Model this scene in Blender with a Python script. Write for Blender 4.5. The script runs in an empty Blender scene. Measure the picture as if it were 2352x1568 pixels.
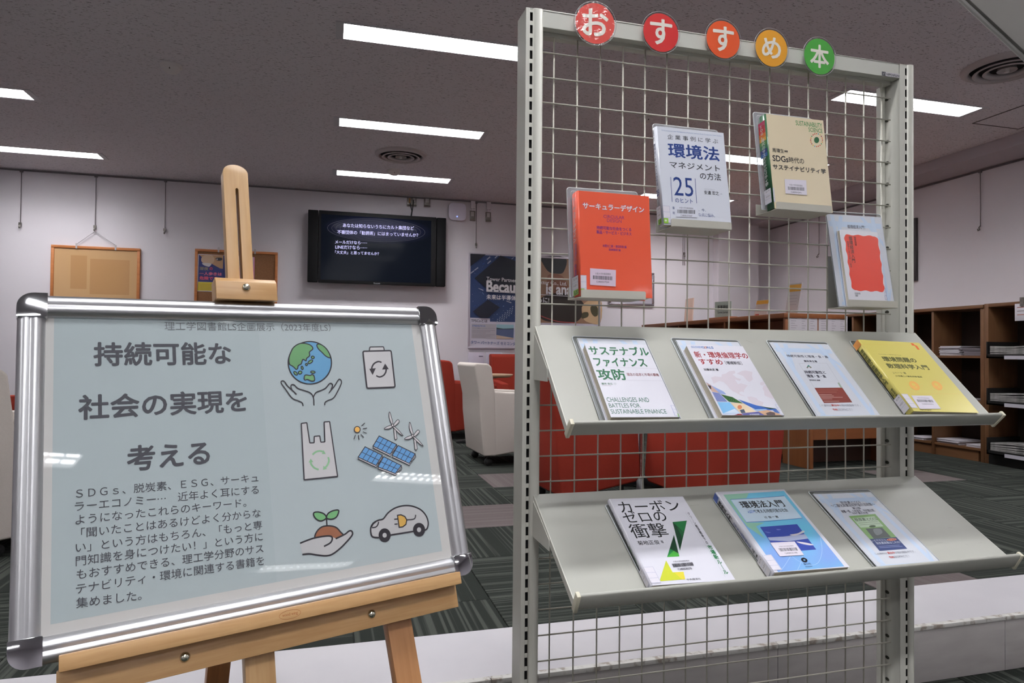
import bpy, bmesh, math, random
from mathutils import Vector, Matrix, geometry

random.seed(7)
COL = bpy.context.scene.collection
SC = bpy.context.scene

# ------------------------------------------------------------------ camera
F_PX, YAW, PIT, ROLL, HC = 1540.0, .2670, .0175, .0091, 1.10
_f = Vector((math.sin(YAW) * math.cos(PIT), math.cos(YAW) * math.cos(PIT), math.sin(PIT)))
_r = Vector((math.cos(YAW), -math.sin(YAW), 0))
_u = _r.cross(_f)
CR = _r * math.cos(ROLL) + _u * math.sin(ROLL)
CU = _u * math.cos(ROLL) - _r * math.sin(ROLL)
CF = _f
CAM = Vector((0, 0, HC))
cd = bpy.data.cameras.new('camera')
cd.sensor_width = 36
cd.lens = F_PX * 36 / 2352
cd.clip_start = .02
co = bpy.data.objects.new('camera', cd)
COL.objects.link(co)
co.matrix_world = Matrix(((CR.x, CU.x, -CF.x, 0), (CR.y, CU.y, -CF.y, 0), (CR.z, CU.z, -CF.z, HC), (0, 0, 0, 1)))
SC.camera = co

# ------------------------------------------------------------------ world, light level, exposure
w = bpy.data.worlds.new('world')
SC.world = w
w.use_nodes = True
w.node_tree.nodes['Background'].inputs[0].default_value = (.6, .62, .7, 1)
w.node_tree.nodes['Background'].inputs[1].default_value = 0.05
SC.view_settings.view_transform = 'Standard'
SC.view_settings.look = 'None'
SC.view_settings.gamma = 1
SC.view_settings.use_curve_mapping = False
SC.view_settings.exposure = 0.0
LAMP_W = 21.5       # power of each recessed fixture
PANEL_E = 5.0       # luminance of the bright reflector panel
LAMP_COL = (.98, .985, 1.0)
REAR_GAIN = 1.9     # added boost on the rear fixtures, to lift surfaces that face the camera
SPREAD = math.radians(148)


def ray(px, py):
    return CR * ((px - 1176) / F_PX) + CU * ((784 - py) / F_PX) + CF


def on_plane(px, py, n, p0):
    d = ray(px, py)
    n = Vector(n)
    return CAM + d * ((Vector(p0) - CAM).dot(n) / d.dot(n))


def onY(px, py, y): return on_plane(px, py, (0, 1, 0), (0, y, 0))
def onX(px, py, x): return on_plane(px, py, (1, 0, 0), (x, 0, 0))
def onZ(px, py, z): return on_plane(px, py, (0, 0, 1), (0, 0, z))


# ------------------------------------------------------------------ materials
def lin(c):
    c /= 255.
    return c / 12.92 if c <= .04045 else ((c + .055) / 1.055) ** 2.4


def S(r, g, b, k=1.0):
    return tuple(min(.92, lin(v) * k) for v in (r, g, b))


_M = {}


def mat(name, col, rough=.5, metal=0, spec=.5, emis=None, es=0, coat=0):
    key = (name, tuple(round(c, 4) for c in col), rough, metal, coat)
    if key in _M:
        return _M[key]
    m = bpy.data.materials.new(name)
    m.use_nodes = True
    b = m.node_tree.nodes['Principled BSDF']
    b.inputs['Base Color'].default_value = (*col, 1)
    b.inputs['Roughness'].default_value = rough
    b.inputs['Metallic'].default_value = metal
    b.inputs['Specular IOR Level'].default_value = spec
    if coat:
        b.inputs['Coat Weight'].default_value = coat
        b.inputs['Coat Roughness'].default_value = .04
    if emis:
        b.inputs['Emission Color'].default_value = (*emis, 1)
        b.inputs['Emission Strength'].default_value = es
    _M[key] = m
    return m


def nodes(m):
    return m.node_tree.nodes, m.node_tree.links, m.node_tree.nodes['Principled BSDF']


def ink(rgb, k, rough=.35):
    return mat('print_ink', S(*rgb, k), rough)


def noise_mat(name, c1, c2, scale=(1, 1, 1), nscale=10, detail=4, rough=.6, bump=0, lo=.35, hi=.65, metal=0, spec=.5, dist=.01):
    m = mat(name, c1, rough, metal, spec)
    n, l, b = nodes(m)
    tc = n.new('ShaderNodeTexCoord')
    mp = n.new('ShaderNodeMapping')
    mp.inputs['Scale'].default_value = scale
    nz = n.new('ShaderNodeTexNoise')
    nz.inputs['Scale'].default_value = nscale
    nz.inputs['Detail'].default_value = detail
    rp = n.new('ShaderNodeValToRGB')
    rp.color_ramp.elements[0].position = lo
    rp.color_ramp.elements[1].position = hi
    rp.color_ramp.elements[0].color = (*c1, 1)
    rp.color_ramp.elements[1].color = (*c2, 1)
    l.new(tc.outputs['Object'], mp.inputs[0])
    l.new(mp.outputs[0], nz.inputs['Vector'])
    l.new(nz.outputs['Fac'], rp.inputs[0])
    l.new(rp.outputs[0], b.inputs['Base Color'])
    if bump:
        bp = n.new('ShaderNodeBump')
        bp.inputs['Strength'].default_value = bump
        bp.inputs['Distance'].default_value = dist
        l.new(nz.outputs['Fac'], bp.inputs['Height'])
        l.new(bp.outputs[0], b.inputs['Normal'])
    return m


def wood(name, c1, c2, d, rough=.4, fine=90, along=3.0):
    """grain that runs along direction d"""
    d = Vector(d).normalized()
    p = d.cross(Vector((.3, .9, .2))).normalized()
    q = d.cross(p)
    m = mat(name + '_%d_%d_%d' % (d.x * 99, d.y * 99, d.z * 99), c1, rough)
    n, l, b = nodes(m)
    tc = n.new('ShaderNodeTexCoord')
    cb = n.new('ShaderNodeCombineXYZ')
    for i, (ax, s) in enumerate(((d, along), (p, fine), (q, fine))):
        dt = n.new('ShaderNodeVectorMath')
        dt.operation = 'DOT_PRODUCT'
        dt.inputs[1].default_value = ax * s
        l.new(tc.outputs['Object'], dt.inputs[0])
        l.new(dt.outputs['Value'], cb.inputs[i])
    nz = n.new('ShaderNodeTexNoise')
    nz.inputs['Scale'].default_value = 1
    nz.inputs['Detail'].default_value = 5
    nz.inputs['Distortion'].default_value = .6
    l.new(cb.outputs[0], nz.inputs['Vector'])
    rp = n.new('ShaderNodeValToRGB')
    rp.color_ramp.elements[0].position = .3
    rp.color_ramp.elements[1].position = .7
    rp.color_ramp.elements[0].color = (*c1, 1)
    rp.color_ramp.elements[1].color = (*c2, 1)
    l.new(nz.outputs['Fac'], rp.inputs[0])
    l.new(rp.outputs[0], b.inputs['Base Color'])
    return m


def clear_mat(name, tint=(.95, .96, .97), gl=1.0, ior=1.45, bump=0, rough=.02, milk=0):
    if name in _M:
        return _M[name]
    m = bpy.data.materials.new(name)
    m.use_nodes = True
    n, l = m.node_tree.nodes, m.node_tree.links
    n.clear()
    out = n.new('ShaderNodeOutputMaterial')
    mx = n.new('ShaderNodeMixShader')
    tr = n.new('ShaderNodeBsdfTransparent')
    tr.inputs[0].default_value = (*tint, 1)
    g = n.new('ShaderNodeBsdfGlossy')
    g.inputs['Roughness'].default_value = rough
    g.inputs['Color'].default_value = (gl, gl, gl, 1)
    fr = n.new('ShaderNodeFresnel')
    fr.inputs['IOR'].default_value = ior
    ge = n.new('ShaderNodeNewGeometry')
    iv = n.new('ShaderNodeMath'); iv.operation = 'SUBTRACT'; iv.inputs[0].default_value = 1
    mu = n.new('ShaderNodeMath'); mu.operation = 'MULTIPLY'
    l.new(ge.outputs['Backfacing'], iv.inputs[1])
    l.new(fr.outputs[0], mu.inputs[0]); l.new(iv.outputs[0], mu.inputs[1])
    l.new(mu.outputs[0], mx.inputs[0])
    if milk:
        df = n.new('ShaderNodeBsdfDiffuse'); df.inputs[0].default_value = (.62, .63, .68, 1)
        m2 = n.new('ShaderNodeMixShader'); m2.inputs[0].default_value = milk
        l.new(tr.outputs[0], m2.inputs[1]); l.new(df.outputs[0], m2.inputs[2])
        tr = m2
    l.new(tr.outputs[0], mx.inputs[1])
    l.new(g.outputs[0], mx.inputs[2])
    l.new(mx.outputs[0], out.inputs[0])
    if bump:
        nz = n.new('ShaderNodeTexNoise')
        nz.inputs['Scale'].default_value = 45
        tc = n.new('ShaderNodeTexCoord')
        l.new(tc.outputs['Object'], nz.inputs['Vector'])
        bp = n.new('ShaderNodeBump')
        bp.inputs['Strength'].default_value = bump
        bp.inputs['Distance'].default_value = .01
        l.new(nz.outputs['Fac'], bp.inputs['Height'])
        l.new(bp.outputs[0], g.inputs['Normal'])
    _M[name] = m
    return m


# ------------------------------------------------------------------ mesh builder
class MB:
    def __init__(s):
        s.v, s.f, s.m, s.sm, s.mats = [], [], [], [], []

    def add(s, verts, faces, m=None, smooth=False):
        b = len(s.v)
        s.v += [Vector(v) for v in verts]
        if m is not None and m not in s.mats:
            s.mats.append(m)
        mi = s.mats.index(m) if m is not None else 0
        for f in faces:
            s.f.append([b + i for i in f])
            s.m.append(mi)
            s.sm.append(smooth)
        return s

    def obox(s, c, ax, h, m=None):
        c = Vector(c)
        vs = [c + ax[0] * (h[0] * i) + ax[1] * (h[1] * j) + ax[2] * (h[2] * k) for i in (-1, 1) for j in (-1, 1) for k in (-1, 1)]
        return s.add(vs, [(0, 1, 3, 2), (4, 6, 7, 5), (0, 4, 5, 1), (2, 3, 7, 6), (0, 2, 6, 4), (1, 5, 7, 3)], m)

    def box(s, lo, hi, m=None):
        lo, hi = Vector(lo), Vector(hi)
        return s.obox((lo + hi) / 2, (Vector((1, 0, 0)), Vector((0, 1, 0)), Vector((0, 0, 1))), (hi - lo) / 2, m)

    def prism(s, poly, ex, m=None, smooth=False):
        poly = [Vector(p) for p in poly]
        ex = Vector(ex)
        n = len(poly)
        vs = poly + [p + ex for p in poly]
        fs = [(i, (i + 1) % n, n + (i + 1) % n, n + i) for i in range(n)]
        s.add(vs, fs, m, smooth)
        b = len(s.v) - 2 * n
        mi = s.m[-1]
        if n <= 4:
            caps = [list(range(n))]
        else:
            caps = [list(t) for t in geometry.tessellate_polygon([poly])]
        for c in caps:
            s.f.append([b + i for i in reversed(c)]); s.m.append(mi); s.sm.append(False)
            s.f.append([b + n + i for i in c]); s.m.append(mi); s.sm.append(False)
        return s

    def tube(s, pts, r, seg=8, m=None, closed=False, caps=True, smooth=True):
        pts = [Vector(p) for p in pts]
        n = len(pts)
        rings = []
        up = None
        for i, p in enumerate(pts):
            if closed:
                t = (pts[(i + 1) % n] - pts[i - 1]).normalized()
            else:
                t = (pts[min(i + 1, n - 1)] - pts[max(i - 1, 0)]).normalized()
            if up is None:
                up = t.orthogonal().normalized()
            up = (up - t * up.dot(t)).normalized()
            bi = t.cross(up)
            rr = r[i] if isinstance(r, (list, tuple)) else r
            rings.append([p + up * (rr * math.cos(a)) + bi * (rr * math.sin(a)) for a in [2 * math.pi * k / seg for k in range(seg)]])
        vs = [v for rg in rings for v in rg]
        fs = []
        for i in range(n if closed else n - 1):
            j = (i + 1) % n
            for k in range(seg):
                k2 = (k + 1) % seg
                fs.append((i * seg + k, i * seg + k2, j * seg + k2, j * seg + k))
        s.add(vs, fs, m, smooth)
        if caps and not closed:
            b = len(s.v) - len(vs)
            mi = s.m[-1]
            s.f.append([b + k for k in reversed(range(seg))]); s.m.append(mi); s.sm.append(False)
            s.f.append([b + (n - 1) * seg + k for k in range(seg)]); s.m.append(mi); s.sm.append(False)
        return s

    def lathe(s, c, ax, prof, seg=24, m=None, smooth=True):
        """prof: (radius, height along ax)"""
        c, ax = Vector(c), Vector(ax).normalized()
        a = ax.orthogonal().normalized()
        b = ax.cross(a)
        vs = []
        for (r, h) in prof:
            for k in range(seg):
                t = 2 * math.pi * k / seg
                vs.append(c + ax * h + a * (r * math.cos(t)) + b * (r * math.sin(t)))
        fs = []
        for i in range(len(prof) - 1):
            for k in range(seg):
                k2 = (k + 1) % seg
                fs.append((i * seg + k, i * seg + k2, (i + 1) * seg + k2, (i + 1) * seg + k))
        return s.add(vs, fs, m, smooth)


def root_shift(parent):
    o = parent
    while o.parent:
        o = o.parent
    return o.location.copy()


def build(name, mb, m=None, parent=None, bev=0, seg=2, smooth=None, shift=None):
    me = bpy.data.meshes.new(name)
    sh = shift if shift is not None else (root_shift(parent) if parent else Vector((0, 0, 0)))
    me.from_pydata([v - sh for v in mb.v], [], mb.f)
    mats = mb.mats if mb.mats else [m]
    for q in mats:
        me.materials.append(q if q is not None else m)
    me.polygons.foreach_set('material_index', mb.m)
    me.polygons.foreach_set('use_smooth', mb.sm)
    bm = bmesh.new()
    bm.from_mesh(me)
    bmesh.ops.recalc_face_normals(bm, faces=bm.faces)
    if bev:
        bmesh.ops.remove_doubles(bm, verts=bm.verts, dist=1e-6)
        es = [e for e in bm.edges if len(e.link_faces) == 2 and e.calc_face_angle(0) > .5]
        bmesh.ops.bevel(bm, geom=es, offset=bev, segments=seg, profile=.5, affect='EDGES', clamp_overlap=True)
        for f in bm.faces:
            f.smooth = True
    bm.to_mesh(me)
    bm.free()
    if bev:
        me.set_sharp_from_angle(angle=math.radians(40))
    o = bpy.data.objects.new(name, me)
    COL.objects.link(o)
    if parent:
        o.parent = parent
    elif shift is not None:
        o.location = shift
    return o


def tag(o, label=None, cat=None, group=None, kind=None):
    if label: o['label'] = label
    if cat: o['category'] = cat
    if group: o['group'] = group
    if kind: o['kind'] = kind
    return o


def thing(name, loc, label, cat, group=None):
    o = bpy.data.objects.new(name, None)
    o.empty_display_size = .05
    o.location = loc
    COL.objects.link(o)
    return tag(o, label, cat, group)


def copy_tree(o, loc, rz=None, label=None, group=None):
    r = o.copy()
    COL.objects.link(r)
    r.location = loc
    if rz is not None: r.rotation_euler = (0, 0, rz)
    if label: r['label'] = label
    if group: r['group'] = group

    def rec(a, b):
        for ch in list(a.children):
            c = ch.copy()
            COL.objects.link(c)
            c.parent = b
            rec(ch, c)
    rec(o, r)
    return r


# ------------------------------------------------------------------ flat print on a plane
class Plane:
    def __init__(s, O, U, V, N=None):
        s.O, s.U, s.V = Vector(O), Vector(U).normalized(), Vector(V).normalized()
        s.N = Vector(N).normalized() if N is not None else s.U.cross(s.V).normalized()

    def at(s, px, py, h=0):
        w_ = on_plane(px, py, s.N, s.O + s.N * h) - s.O
        return (w_.dot(s.U), w_.dot(s.V))

    def P(s, u, v, h=0): return s.O + s.U * u + s.V * v + s.N * h

    def off(s, u=0, v=0, h=0, ang=0):
        U = s.U * math.cos(ang) + s.V * math.sin(ang)
        V = s.V * math.cos(ang) - s.U * math.sin(ang)
        return Plane(s.P(u, v, h), U, V, s.N)


def fit_rect(pl, pxs, h=0):
    """rectangle (own plane at its lower left corner, width, height) through four photographed corners TL TR BR BL"""
    q = [Vector(pl.at(x, y, h)) for x, y in pxs]
    top, bot, lf, rt = q[1] - q[0], q[2] - q[3], q[0] - q[3], q[1] - q[2]
    a1 = math.atan2(*(reversed((top + bot)[:])))
    vv = lf + rt
    a2 = math.atan2(-vv[0], vv[1])
    ang = (a1 * .6 + a2 * .4)
    c = (q[0] + q[1] + q[2] + q[3]) / 4
    wd = (top.length + bot.length) / 2
    hg = (lf.length + rt.length) / 2
    U = Vector((math.cos(ang), math.sin(ang)))
    V = Vector((-math.sin(ang), math.cos(ang)))
    o = c - U * wd / 2 - V * hg / 2
    return pl.off(o[0], o[1], h, ang), wd, hg


_GL = {}


def glyphs(s, bold=0, res=3):
    k = (s, bold, res)
    if k in _GL: return _GL[k]
    if bold > 0:
        # heavier stroke: the same outline laid down again a little way round
        v0, f0 = glyphs(s, 0, res)
        vs, fs = [], []
        for i in range(6):
            a = i * math.pi / 3 + .26
            b = len(vs)
            vs += [(x + bold * math.cos(a), y + bold * math.sin(a), i * 2e-6) for x, y in v0]
            fs += [tuple(b + j for j in f) for f in f0]
        _GL[k] = (vs, fs)
        return _GL[k]
    c = bpy.data.curves.new('t', 'FONT')
    c.body = s
    c.resolution_u = res
    c.offset = bold
    o = bpy.data.objects.new('t', c)
    m = o.to_mesh()
    vs = [(v.co.x, v.co.y) for v in m.vertices]
    fs = [tuple(p.vertices) for p in m.polygons]
    o.to_mesh_clear()
    bpy.data.objects.remove(o)
    bpy.data.curves.remove(c)
    _GL[k] = (vs, fs)
    return _GL[k]


def catmull(p, n=5, closed=False):
    out = []
    N = len(p)
    for i in range(N if closed else N - 1):
        g = lambda j: p[j % N] if closed else p[max(0, min(N - 1, j))]
        a, b, c, d = g(i - 1), g(i), g(i + 1), g(i + 2)
        for k in range(n):
            t = k / n
            out.append(tuple(.5 * (2 * b[q] + (c[q] - a[q]) * t + (2 * a[q] - 5 * b[q] + 4 * c[q] - d[q]) * t * t + (3 * b[q] - a[q] - 3 * c[q] + d[q]) * t ** 3) for q in (0, 1)))
    if not closed: out.append(tuple(p[-1]))
    return out


class Art:
    """flat ink in layers just above a plane; every call stacks one thin layer higher"""
    def __init__(s, pl, base=.00006, k=1.0, crop=None, step=.000008, rough=.35):
        s.pl, s.h, s.k, s.step, s.rough = pl, base, k, step, rough
        s.crop = crop
        s.mb = MB()
        s.auto = None

    def flush(s):
        if s.auto:
            s.done(*s.auto)

    def q(s, p):
        if s.crop: p = (s.crop[0] + p[0] / s.crop[2], s.crop[1] + p[1] / s.crop[2])
        r = s.pl.at(*p, s.h)
        if getattr(s.pl, 'size', None):
            r = (min(max(r[0], .0002), s.pl.size[0] - .0002), min(max(r[1], .0002), s.pl.size[1] - .0002))
        return r

    def mat(s, col):
        if isinstance(col, bpy.types.Material): return col
        return ink(col, s.k, s.rough)

    def up(s): s.h += s.step

    def uvfill(s, pts, col):
        if len(pts) < 3: return
        tri = geometry.tessellate_polygon([[Vector((x, y, 0)) for x, y in pts]])
        s.mb.add([s.pl.P(x, y, s.h) for x, y in pts], tri, s.mat(col))
        s.up()

    def fill(s, pts, col, smooth=False):
        if smooth: pts = catmull(pts, 4, True)
        s.uvfill([s.q(p) for p in pts], col)

    def uvstroke(s, pts, wd, col, closed=False):
        pts = [Vector(p) for p in pts]
        n = len(pts)
        vs = []
        for i in range(n):
            if closed: t1, t2 = pts[i] - pts[i - 1], pts[(i + 1) % n] - pts[i]
            else: t1, t2 = pts[i] - pts[max(0, i - 1)], pts[min(n - 1, i + 1)] - pts[i]
            if t1.length < 1e-9: t1 = t2
            if t2.length < 1e-9: t2 = t1
            if t1.length < 1e-9: t1 = t2 = Vector((1, 0))
            n1 = Vector((-t1.y, t1.x)).normalized()
            n2 = Vector((-t2.y, t2.x)).normalized()
            nn = (n1 + n2)
            nn = nn.normalized() if nn.length > 1e-6 else n1
            sc = 1 / max(.5, nn.dot(n1))
            vs += [pts[i] + nn * (wd / 2 * sc), pts[i] - nn * (wd / 2 * sc)]
        fs = []
        for i in range(n if closed else n - 1):
            j = (i + 1) % n
            fs.append((2 * i, 2 * i + 1, 2 * j + 1, 2 * j))
        s.mb.add([s.pl.P(x, y, s.h) for x, y in vs], fs, s.mat(col))
        s.up()

    def stroke(s, pts, wd, col, closed=False, smooth=False):
        if smooth: pts = catmull(pts, 5, closed)
        s.uvstroke([s.q(p) for p in pts], wd, col, closed)

    def shape(s, pts, col, wd, lc, smooth=True):
        if smooth: pts = catmull(pts, 4, True)
        q = [s.q(p) for p in pts]
        s.uvfill(q, col)
        s.uvstroke(q, wd, lc, True)

    def ell(s, c, rx, ry, col, wd=0, lc=None, rot=0, n=28, only=False):
        pts = [(c[0] + rx * math.cos(t) * math.cos(rot) - ry * math.sin(t) * math.sin(rot), c[1] + rx * math.cos(t) * math.sin(rot) + ry * math.sin(t) * math.cos(rot)) for t in [2 * math.pi * i / n for i in range(n)]]
        q = [s.q(p) for p in pts]
        if not only: s.uvfill(q, col)
        if wd: s.uvstroke(q, wd, lc, True)

    def _put(s, vs, fs, fx, fy, col):
        s.mb.add([s.pl.P(fx(p[0]), fy(p[1]), s.h + (p[2] if len(p) > 2 else 0)) for p in vs], fs, s.mat(col))
        s.h += 1.3e-5 if vs and len(vs[0]) > 2 else 0
        s.up()
        s.flush()

    def uvtext(s, t, u0, v0, u1, v1, col, bold=0, vert=False):
        if vert: t = '\n'.join(c for c in t.replace('ー', '｜'))
        vs, fs = glyphs(t, bold)
        if not vs: return
        xs = [p[0] for p in vs]; ys = [p[1] for p in vs]
        ax, bx, ay, by = min(xs), max(xs), min(ys), max(ys)
        if by - ay < 1e-6 or bx - ax < 1e-6: return
        s._put(vs, fs, lambda x: u0 + (x - ax) / (bx - ax) * (u1 - u0), lambda y: v0 + (y - ay) / (by - ay) * (v1 - v0), col)

    def text(s, t, L, T, R, B, col, bold=0, vert=False):
        """ink extents given by photographed points on its left, top, right and bottom"""
        s.uvtext(t, s.q(L)[0], s.q(B)[1], s.q(R)[0], s.q(T)[1], col, bold, vert)

    def row(s, t, L, R, col, bold=0, asp=1.0):
        """one line fitted to width; height follows the em"""
        a, b = s.q(L), s.q(R)
        vs, fs = glyphs(t, bold)
        xs = [p[0] for p in vs]
        ax, bx = min(xs), max(xs)
        k = (b[0] - a[0]) / (bx - ax)
        sl = (b[1] - a[1]) / (b[0] - a[0]) if b[0] != a[0] else 0
        mb = [s.pl.P(a[0] + (p[0] - ax) * k, a[1] + (p[0] - ax) * k * sl + (p[1] - .38) * k * asp, s.h + (p[2] if len(p) > 2 else 0)) for p in vs]
        s.mb.add(mb, fs, s.mat(col))
        s.h += 1.3e-5 if vs and len(vs[0]) > 2 else 0
        s.up()
        s.flush()

    def bars(s, q4, col=(60, 58, 66), n=34, gaps=None):
        """barcode inside a photographed quad TL TR BR BL"""
        a, b, c, d = [Vector(s.q(p)) for p in q4]
        rnd = random.Random(int(a[0] * 1e5))
        x = 0.0
        while x < .99:
            wb = rnd.choice((.008, .012, .02, .028))
            x2 = min(1, x + wb)
            pts = [a.lerp(b, x), a.lerp(b, x2), d.lerp(c, x2), d.lerp(c, x)]
            s.mb.add([s.pl.P(p[0], p[1], s.h) for p in pts], [(0, 1, 2, 3)], s.mat(col))
            x = x2 + rnd.choice((.008, .012, .018))
        s.up()

    def done(s, name, parent, label=None):
        if not s.mb.f: return None
        want = 'spine' if name.startswith('spine') else 'cabinet' if name == 'brand_lettering' else 'front_lip' if name == 'branded_mark' else 'top_rail' if name == 'maker_label' else 'tray' if name == 'scuff_marks' else None
        for ch in parent.children:
            base = ch.name.split('.')[0]
            if base == want or (want is None and base in ('front_cover', 'screen', 'poster_sheet', 'paper', 'coloured_disc', 'card')):
                parent = ch
                break
        o = build(name, s.mb, None, parent)
        if label: o['label'] = label
        s.mb = MB()
        return o


X3, Y3, Z3 = Vector((1, 0, 0)), Vector((0, 1, 0)), Vector((0, 0, 1))
LZ = .19            # lounge floor level
CZ = 2.95           # ceiling
BW = 7.97           # back wall
RW = 5.85           # right wall
DARK = (45, 40, 48)

# ------------------------------------------------------------------ room
M_wall = noise_mat('painted_wall', S(194, 189, 194, 1.32), S(197, 192, 197, 1.32), nscale=300, rough=.85, bump=.05, spec=.2)
M_ceil = mat('ceiling_board', S(152, 148, 151, 2.3), .95, spec=.1)
n, l, b = nodes(M_ceil)
tc = n.new('ShaderNodeTexCoord')
mp = n.new('ShaderNodeMapping')
mp.inputs['Scale'].default_value = (50, 170, 30)
mp.inputs['Rotation'].default_value = (0, 0, .35)
nz = n.new('ShaderNodeTexNoise')
nz.inputs['Scale'].default_value = 1
nz.inputs['Detail'].default_value = 2
rp = n.new('ShaderNodeValToRGB')
rp.color_ramp.elements[0].position = .33
rp.color_ramp.elements[0].color = (*S(108, 104, 105, 1.9), 1)
rp.color_ramp.elements[1].position = .38
rp.color_ramp.elements[1].color = (*S(153, 149, 152, 2.3), 1)
l.new(tc.outputs['Object'], mp.inputs[0]); l.new(mp.outputs[0], nz.inputs['Vector'])
l.new(nz.outputs['Fac'], rp.inputs[0]); l.new(rp.outputs[0], b.inputs['Base Color'])
bp = n.new('ShaderNodeBump'); bp.inputs['Strength'].default_value = .4; bp.inputs['Distance'].default_value = .004
l.new(rp.outputs[0], bp.inputs['Height']); l.new(bp.outputs[0], b.inputs['Normal'])


def struct(name, mb, m, bev=0):
    return tag(build(name, mb, m, None, bev), kind='structure')


XL, YB = -5.6, -6.2
struct('wall_back', MB().box((XL, BW, 0), (RW, BW + .1, CZ)), M_wall)
struct('wall_right', MB().box((RW, YB, 0), (RW + .1, BW + .1, CZ)), M_wall)
struct('wall_left', MB().box((XL - .1, YB, 0), (XL, BW + .1, CZ)), M_wall)
struct('wall_front', MB().box((XL, YB - .1, 0), (RW, YB, CZ)), M_wall)
LAMPS = [(.06, 3.955, 'bright strip light on the ceiling running behind the rack top, nearest of its column'),
         (.06, 5.54, 'bright strip light on the ceiling between the rack and the round air diffuser'),
         (.06, 7.12, 'bright strip light on the ceiling above the television, beyond the air diffuser'),
         (-3.30, 5.61, 'strip light cut off by the left picture edge, the nearer of two there'),
         (-3.30, 7.20, 'strip light cut off by the left picture edge, closer to the back wall'),
         (3.47, 3.935, 'strip light passing behind the rack upright with the maker label'),
         (3.47, 5.5, 'strip light seen through the wire grid between the white and cream books'),
         (3.47, 7.08, 'strip light seen through the wire grid just above the orange book')]
LAMPS += [(a, b_, None) for a, b_ in ((.06, 2.37), (3.47, 2.37), (-3.3, 4.0), (-3.3, 2.37), (-.1, .78), (3.4, .78), (-3.3, .78), (-.1, -.85), (3.35, -.85), (-3.3, -.85), (-.31, -2.65), (3.3, -2.6), (-3.3, -2.6), (-.31, -4.8), (3.33, -4.82), (-3.3, -4.8))]
LW_, LD_ = 1.17, .19
xb_ = sorted({XL, RW} | {v for a, b_, c in LAMPS for v in (a, a + LW_)})
yb_ = sorted({YB, BW} | {v for a, b_, c in LAMPS for v in (b_ - LD_ / 2, b_ + LD_ / 2)})
cm_ = MB()
for i in range(len(xb_) - 1):
    for j in range(len(yb_) - 1):
        mx_, my_ = (xb_[i] + xb_[i + 1]) / 2, (yb_[j] + yb_[j + 1]) / 2
        if any(a < mx_ < a + LW_ and abs(my_ - b_) < LD_ / 2 for a, b_, c in LAMPS): continue
        cm_.add([(xb_[i], yb_[j], CZ), (xb_[i + 1], yb_[j], CZ), (xb_[i + 1], yb_[j + 1], CZ), (xb_[i], yb_[j + 1], CZ)], [(0, 3, 2, 1)])
cm_.box((XL - .1, YB - .1, CZ + .1), (RW + .1, BW + .1, CZ + .16))
struct('ceiling', cm_, M_ceil)
M_soff = mat('soffit_paint', S(178, 170, 176, 1.1), .85)
struct('trim_1', MB().box((5.45, YB, 2.852), (RW, BW, CZ)), M_soff)
struct('trim_2', MB().box((4.975, 7.84, LZ), (5.588, BW, CZ)), M_wall)
M_rail = mat('rail_aluminium', S(130, 125, 128), .4, .6)
struct('trim_3', MB().box((XL, BW - .012, CZ - .02), (4.97, BW, CZ - .006)), M_rail)
struct('trim_4', MB().box((RW - .012, YB, 2.832), (RW, BW, 2.848)), M_rail)

# carpet
def carpet_mat(name, c1, c2):
    m = mat(name, c1, .95, spec=.1)
    n, l, b = nodes(m)
    tc = n.new('ShaderNodeTexCoord')
    mp = n.new('ShaderNodeMapping'); mp.inputs['Scale'].default_value = (.45, 62, 1)
    oi = n.new('ShaderNodeObjectInfo')
    ad = n.new('ShaderNodeVectorMath'); ad.operation = 'ADD'
    ml = n.new('ShaderNodeVectorMath'); ml.operation = 'SCALE'; ml.inputs[0].default_value = (13, 29, 7)
    l.new(oi.outputs['Random'], ml.inputs['Scale'])
    l.new(tc.outputs['Object'], mp.inputs[0]); l.new(mp.outputs[0], ad.inputs[0]); l.new(ml.outputs[0], ad.inputs[1])
    nz = n.new('ShaderNodeTexNoise'); nz.inputs['Scale'].default_value = 1; nz.inputs['Detail'].default_value = 1
    l.new(ad.outputs[0], nz.inputs['Vector'])
    rp = n.new('ShaderNodeValToRGB')
    rp.color_ramp.elements[0].position = .50; rp.color_ramp.elements[1].position = .60
    rp.color_ramp.elements[0].color = (*c1, 1); rp.color_ramp.elements[1].color = (*c2, 1)
    l.new(nz.outputs['Fac'], rp.inputs[0])
    n2 = n.new('ShaderNodeTexNoise'); n2.inputs['Scale'].default_value = 500; n2.inputs['Detail'].default_value = 1
    l.new(tc.outputs['Object'], n2.inputs['Vector'])
    mx = n.new('ShaderNodeMixRGB'); mx.blend_type = 'MULTIPLY'; mx.inputs[0].default_value = .75
    r2 = n.new('ShaderNodeValToRGB'); r2.color_ramp.elements[0].position = .3; r2.color_ramp.elements[1].position = .7
    r2.color_ramp.elements[0].color = (.35, .35, .35, 1); r2.color_ramp.elements[1].color = (1.2, 1.2, 1.2, 1)
    l.new(n2.outputs['Fac'], r2.inputs[0]); l.new(rp.outputs[0], mx.inputs[1]); l.new(r2.outputs[0], mx.inputs[2])
    l.new(mx.outputs[0], b.inputs['Base Color'])
    return m


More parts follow.
